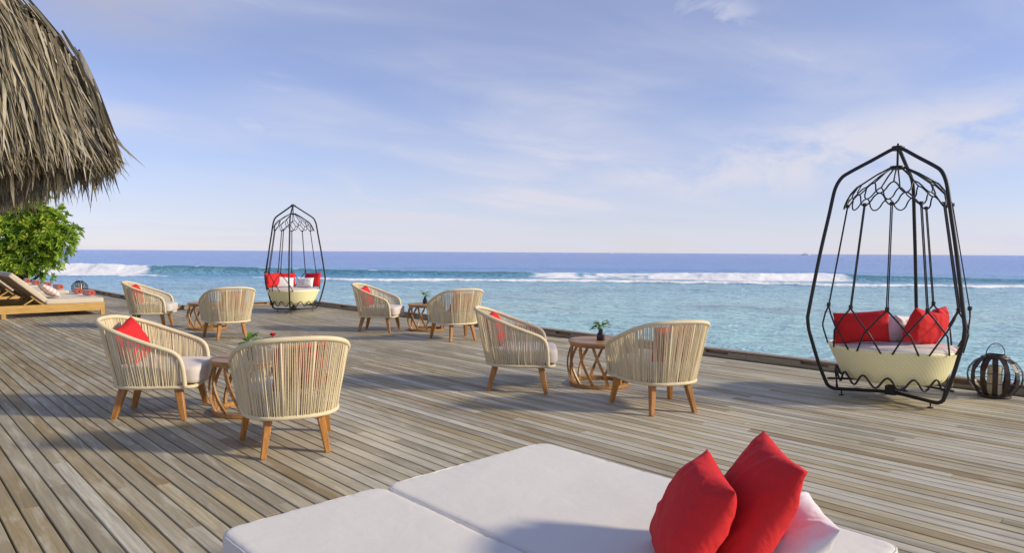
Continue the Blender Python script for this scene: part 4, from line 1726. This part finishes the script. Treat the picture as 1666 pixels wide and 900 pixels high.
def make_bush():
    root = empty('leafy_bush', (3.66, 27.3, -0.35))
    rnd = random.Random(12)
    base = Vector((0, 0, 0))
    lobes = []
    spec = [(0.0, 0.0, 2.1, 1.15), (-0.9, 0.5, 2.5, 1.2), (0.55, 0.0, 2.6, 0.95), (1.0, -0.1, 2.0, 0.80), (0.35, -0.2, 1.2, 0.85), (-0.9, -0.3, 1.3, 1.1), (-0.2, 0.2, 3.2, 0.80),
            (1.45, 0.0, 2.15, 0.50), (-1.9, 0.3, 2.4, 1.2), (0.7, 0.1, 1.45, 0.55), (-1.7, -0.2, 1.2, 1.0), (1.05, 0.0, 2.65, 0.45), (-1.0, 0.2, 3.4, 0.8), (0.35, -0.3, 3.05, 0.5), (0.95, -0.1, 1.35, 0.35)]
    for la, d, z, r in spec:
        v = cam_vec(la, d)
        lobes.append((Vector((v.x, v.y, z)), r))
    mb = MB()
    mb.tube(catmull([(0, 0, -0.3), (0.1, 0.05, 0.5), (-0.05, 0.1, 1.2), (0.05, 0.0, 2.0)], 5), [0.13 - 0.0045 * k for k in range(16)], 9)
    for c, r in lobes:
        a = Vector((0.03, 0.05, 0.5))
        md = a.lerp(c, 0.5) + Vector((rnd.uniform(-.15, .15), rnd.uniform(-.15, .15), -0.15))
        pts = catmull([a, md, c, c + (c - md).normalized() * r * 0.7], 4)
        mb.tube(pts, [0.055 - 0.0035 * k for k in range(len(pts))], 6)
    mb.build('trunk', M['bark'], root, smooth=True)
    V, F, A = [], [], []
    for c, r in lobes:
        cnt = int(115 * r * r + 24)
        for q in range(cnt):
            z = rnd.uniform(-0.8, 1)
            a = rnd.uniform(0, 6.283)
            s = math.sqrt(1 - z * z)
            d = Vector((s * math.cos(a), s * math.sin(a), z))
            rr_ = r * (rnd.uniform(0.55, 1.06) if rnd.random() < 0.75 else rnd.uniform(0.3, 0.6))
            rr_ *= 1 + 0.22 * noise.noise(c + d * 2.2)
            p = c + d * rr_
            ax = (d + Vector((rnd.uniform(-.5, .5), rnd.uniform(-.5, .5), rnd.uniform(0.0, .9)))).normalized()
            u = ax.orthogonal().normalized()
            w = ax.cross(u)
            nl = rnd.randint(9, 12)
            tone0 = rnd.uniform(0.15, 0.75) + (0.25 if rnd.random() < 0.08 else 0)
            for k in range(nl):
                b = 2 * math.pi * k / nl * 1.0 + rnd.uniform(-.25, .25)
                e = rnd.uniform(0.35, 1.25)
                ld = (ax * math.cos(e) + (u * math.cos(b) + w * math.sin(b)) * math.sin(e)).normalized()
                sd = ax.cross(ld)
                if sd.length < 1e-4:
                    continue
                sd.normalize()
                nn = ld.cross(sd)
                ln = rnd.uniform(0.15, 0.26)
                wd = ln * rnd.uniform(0.12, 0.17)
                o = len(V)
                m1 = p + ld * ln * 0.62 + nn * 0.012
                tp_ = p + ld * ln - nn * 0.02 - Vector((0, 0, 0.02))
                V.extend([p, m1 + sd * wd, tp_, m1 - sd * wd])
                F.append((o, o + 1, o + 2))
                F.append((o, o + 2, o + 3))
                tt = min(1, max(0, tone0 + rnd.uniform(-.2, .2)))
                A.extend([tt, tt])
    mb = MB()
    mb.v = [tuple(p) for p in V]
    mb.f = F
    mb.a = A
    mb.build('crown', M['leaf'], root, attr=True)
    return tag(root, 'bright green leafy bush behind the sun loungers at the left edge', 'bush')


make_bush()

# ------------------------------------------------------------------ thatched roof corner, upper left


def make_roof():
    root = empty('thatched_roof', (2.13, 9.09, 0.11))
    rnd = random.Random(6)
    prof_t = [-0.03, 0.0, 0.13, 0.21, 0.31, 0.46, 0.86, 1.6, 2.8]
    prof_z = [2.20, 2.30, 2.78, 3.12, 3.46, 3.76, 4.27, 5.05, 6.10]

    def zt(t_):
        return float(np.interp(t_, prof_t, prof_z))
    arc_t = np.linspace(0, 2.6, 200)
    arc_z = np.interp(arc_t, prof_t, prof_z)
    arc = np.concatenate([[0], np.cumsum(np.hypot(np.diff(arc_t), np.diff(arc_z)))])

    def at_arc(s):
        return float(np.interp(s, arc, arc_t)), float(np.interp(s, arc, arc_z))
    # inner body (packed thatch under the loose fronds)
    mb = MB()
    LX, LY = 9.0, 12.0
    inn = 0.10
    ts = [0.02, 0.13, 0.21, 0.31, 0.46, 0.86, 1.6, 2.8]
    for tA, tB in zip(ts, ts[1:]):
        zA, zB = zt(tA) - 0.06, zt(tB) - 0.06
        a, b = tA + inn, tB + inn
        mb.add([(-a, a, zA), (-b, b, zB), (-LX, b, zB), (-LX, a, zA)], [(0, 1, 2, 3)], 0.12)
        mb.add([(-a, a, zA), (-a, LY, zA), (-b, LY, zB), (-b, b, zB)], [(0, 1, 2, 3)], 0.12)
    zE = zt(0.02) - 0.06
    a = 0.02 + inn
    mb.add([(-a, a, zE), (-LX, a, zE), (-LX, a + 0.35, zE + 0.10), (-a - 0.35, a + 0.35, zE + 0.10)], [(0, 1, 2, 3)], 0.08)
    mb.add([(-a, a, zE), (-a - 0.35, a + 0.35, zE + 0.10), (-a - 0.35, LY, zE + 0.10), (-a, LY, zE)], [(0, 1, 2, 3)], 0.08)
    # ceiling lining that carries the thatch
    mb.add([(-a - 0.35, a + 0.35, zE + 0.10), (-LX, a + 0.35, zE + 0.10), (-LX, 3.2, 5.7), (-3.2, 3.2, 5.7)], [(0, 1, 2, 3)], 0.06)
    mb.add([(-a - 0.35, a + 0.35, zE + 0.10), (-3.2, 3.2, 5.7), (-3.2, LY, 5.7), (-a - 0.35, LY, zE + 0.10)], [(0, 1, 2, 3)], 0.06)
    mb.build('thatch_body', M['thatch'], root, attr=True)

    V, F, A = [], [], []

    def frond(face, s0, u0, ln, wd, tone, spread, lift, droop, inset=0.0):
        """face 0: looks to -Y, u along -X; face 1: looks to +X, u along +Y. s0 = arc distance above the eave at the root"""
        K = 6
        pts = []
        side = spread
        for k in range(K + 1):
            f = k / K
            s = s0 - ln * f
            if s >= 0:
                t_, z = at_arc(s)
            else:
                t_, z = 0.0, zt(0) + s
            o_ = lift * (0.35 + f) + max(0, -s) * droop
            t2 = t_ - o_ * 0.9 + inset
            z2 = z - 0.02 * f
            uu = u0 - side * (f ** 1.3)
            if face == 0:
                pts.append(Vector((-uu, t2, z2)))
            else:
                pts.append(Vector((-t2, uu, z2)))
        wn_ = Vector((0, -1, 0.3)) if face == 0 else Vector((1, 0, 0.3))
        tw0 = rnd.uniform(-0.9, 0.9)
        o = len(V)
        for k, p in enumerate(pts):
            d = (pts[min(k + 1, K)] - pts[max(k - 1, 0)]).normalized()
            sd = d.cross(wn_).normalized()
            up_ = sd.cross(d)
            tw = tw0 + 0.6 * k / K
            sv = sd * math.cos(tw) + up_ * math.sin(tw)
            w = wd * (0.75 + 0.5 * math.sin(math.pi * min(1, k / K * 0.9 + 0.1))) * (1 - (k / K) ** 4 * 0.85)
            V.append(p + sv * w / 2)
            V.append(p - sv * w / 2)
        for k in range(K):
            a_ = o + 2 * k
            F.append((a_, a_ + 1, a_ + 3, a_ + 2))
            A.append(min(1, max(0, tone + rnd.uniform(-.06, .06))))

    def tone():
        x = rnd.random()
        return rnd.uniform(0.0, 0.35) if x < 0.35 else (rnd.uniform(0.35, 0.75) if x < 0.85 else rnd.uniform(0.75, 1.0))

    def hip_u(s):
        t_, _ = at_arc(max(0, s))
        return t_
    # near face: an under layer, then long loose blades over it
    for q in range(3600):
        s0 = rnd.uniform(0.15, 3.2)
        u0 = hip_u(s0) + rnd.uniform(-0.05, 3.6) * (1 if rnd.random() < 0.75 else 0.35)
        sp = rnd.uniform(-0.10, 0.14)
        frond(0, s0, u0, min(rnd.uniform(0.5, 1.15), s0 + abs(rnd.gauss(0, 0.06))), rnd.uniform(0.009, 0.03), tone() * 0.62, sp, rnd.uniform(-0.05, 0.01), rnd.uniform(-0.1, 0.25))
    for q in range(2600):
        s0 = rnd.uniform(0.35, 3.4)
        u0 = hip_u(s0) + rnd.uniform(-0.04, 3.4) * (1 if rnd.random() < 0.7 else 0.3)
        near_hip = max(0.0, 1.0 - (u0 - hip_u(s0)) / 1.3)
        sp = rnd.uniform(-0.16, 0.16) + near_hip * rnd.uniform(0.0, 0.42)
        frond(0, s0, u0, min(rnd.uniform(0.8, 1.7), s0 + abs(rnd.gauss(0, 0.12))), rnd.uniform(0.009, 0.032), rnd.uniform(0.3, 1.0), sp, rnd.uniform(0.0, 0.16), rnd.uniform(-0.1, 0.35))
    # fringe at the near eave: thin, uneven, with gaps
    for q in range(1150):
        s0 = rnd.uniform(0.05, 0.6)
        u0 = rnd.uniform(-0.02, 3.6)
        g_ = 0.5 + 0.5 * noise.noise(Vector((u0 * 6.0, 2.2, 0)))
        frond(0, s0, u0, s0 + rnd.uniform(0, 0.34) * g_, rnd.uniform(0.008, 0.026), tone() * 0.85, rnd.uniform(-0.06, 0.20), rnd.uniform(-0.05, 0.10), rnd.uniform(-0.1, 0.45))
    # long ragged ends further along the near eave
    for q in range(1500):
        s0 = rnd.uniform(0.05, 0.7)
        u0 = rnd.uniform(0.35, 3.6)
        hang = abs(rnd.gauss(0.0, 0.20)) * min(1, (u0 - 0.2) / 0.9)
        frond(0, s0, u0, s0 + hang, rnd.uniform(0.010, 0.032), tone() * 0.9, rnd.uniform(-0.15, 0.20), rnd.uniform(-0.10, 0.06), rnd.uniform(-0.25, 0.15))
    # straw ends hanging from the underside behind the near eave
    for q in range(2000):
        ins = rnd.uniform(0.08, 0.75)
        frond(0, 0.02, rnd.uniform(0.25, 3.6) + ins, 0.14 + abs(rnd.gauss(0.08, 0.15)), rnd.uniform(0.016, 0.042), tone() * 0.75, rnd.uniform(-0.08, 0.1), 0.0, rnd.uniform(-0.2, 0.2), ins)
    # sea-side face
    for q in range(3800):
        s0 = rnd.uniform(0.15, 3.2)
        u0 = hip_u(s0) + rnd.uniform(-0.05, 1.0) ** 1 * rnd.choice([0.7, 2.0, 9.0])
        frond(1, s0, u0, min(rnd.uniform(0.5, 1.1), s0 + abs(rnd.gauss(0, 0.08))), rnd.uniform(0.014, 0.040), tone(), rnd.uniform(-0.10, 0.18), rnd.uniform(0.0, 0.10), rnd.uniform(-0.1, 0.25))
    for q in range(2600):
        s0 = rnd.uniform(0.05, 0.5)
        u0 = rnd.uniform(-0.02, 11.5)
        frond(1, s0, u0, s0 + abs(rnd.gauss(0.10, 0.14)), rnd.uniform(0.012, 0.032), tone() * 0.8, rnd.uniform(-0.12, 0.14), rnd.uniform(-0.08, 0.06), rnd.uniform(-0.2, 0.3))
    mb = MB()
    mb.v = [tuple(p) for p in V]
    mb.f = F
    mb.a = A
    o = mb.build('palm_fronds', M['thatch'], root, attr=True)
    o['kind'] = 'stuff'
    for x, y in ((-1.5, 1.6), (-6.5, 1.6), (-1.6, 7.0), (-1.6, 11.0)):
        mb = MB()
        mb.tube([(x, y, 0), (x + 0.01, y, 1.5), (x, y, 3.9)], [0.10, 0.093, 0.085], 14)
        mb.build('post', M['post'], root, smooth=True)
    return tag(root, 'shaggy palm thatch roof corner hanging in at the top left', 'thatched roof')


make_roof()

# ------------------------------------------------------------------ boats on the horizon


def make_boat(loc, rz, ln, label):
    root = empty('boat', loc, rz)
    mb = MB()
    secs = [(-0.5, 0.15, 0.10), (-0.3, 0.17, 0.09), (0.1, 0.16, 0.10), (0.35, 0.09, 0.13), (0.5, 0.005, 0.17)]
    vs, fs = [], []
    for x, w, h in secs:
        vs += [(x * ln, -w * ln, h * ln), (x * ln * 0.95, -w * ln * 0.6, 0), (x * ln * 0.95, w * ln * 0.6, 0), (x * ln, w * ln, h * ln)]
    for k in range(4):
        a = k * 4
        fs += [(a, a + 1, a + 5, a + 4), (a + 1, a + 2, a + 6, a + 5), (a + 2, a + 3, a + 7, a + 6), (a + 3, a, a + 4, a + 7)]
    fs.append((0, 3, 2, 1))
    mb.add(vs, fs)
    mb.build('hull', M['boat_white'], root)
    mb = MB()
    mb.box((-0.08 * ln, 0, 0.155 * ln), (0.42 * ln, 0.22 * ln, 0.11 * ln))
    mb.box((-0.10 * ln, 0, 0.235 * ln), (0.26 * ln, 0.18 * ln, 0.05 * ln))
    mb.build('cabin', M['boat_white'], root)
    mb = MB()
    mb.tube([(-0.05 * ln, 0, 0.26 * ln), (-0.07 * ln, 0, 0.42 * ln)], 0.008 * ln, 6)
    mb.build('mast', M['steel'], root)
    return tag(root, label, 'boat', 'distant boats on the horizon')


pb = cam_vec(652, 1500)
make_boat((pb.x, pb.y, SEA_Z - 0.3), R_(-40), 19, 'white motor boat on the horizon left of the large swing')
pb = cam_vec(366, 2500)
make_boat((pb.x, pb.y, SEA_Z - 0.3), R_(-30), 13, 'tiny boat on the horizon right of the picture centre')
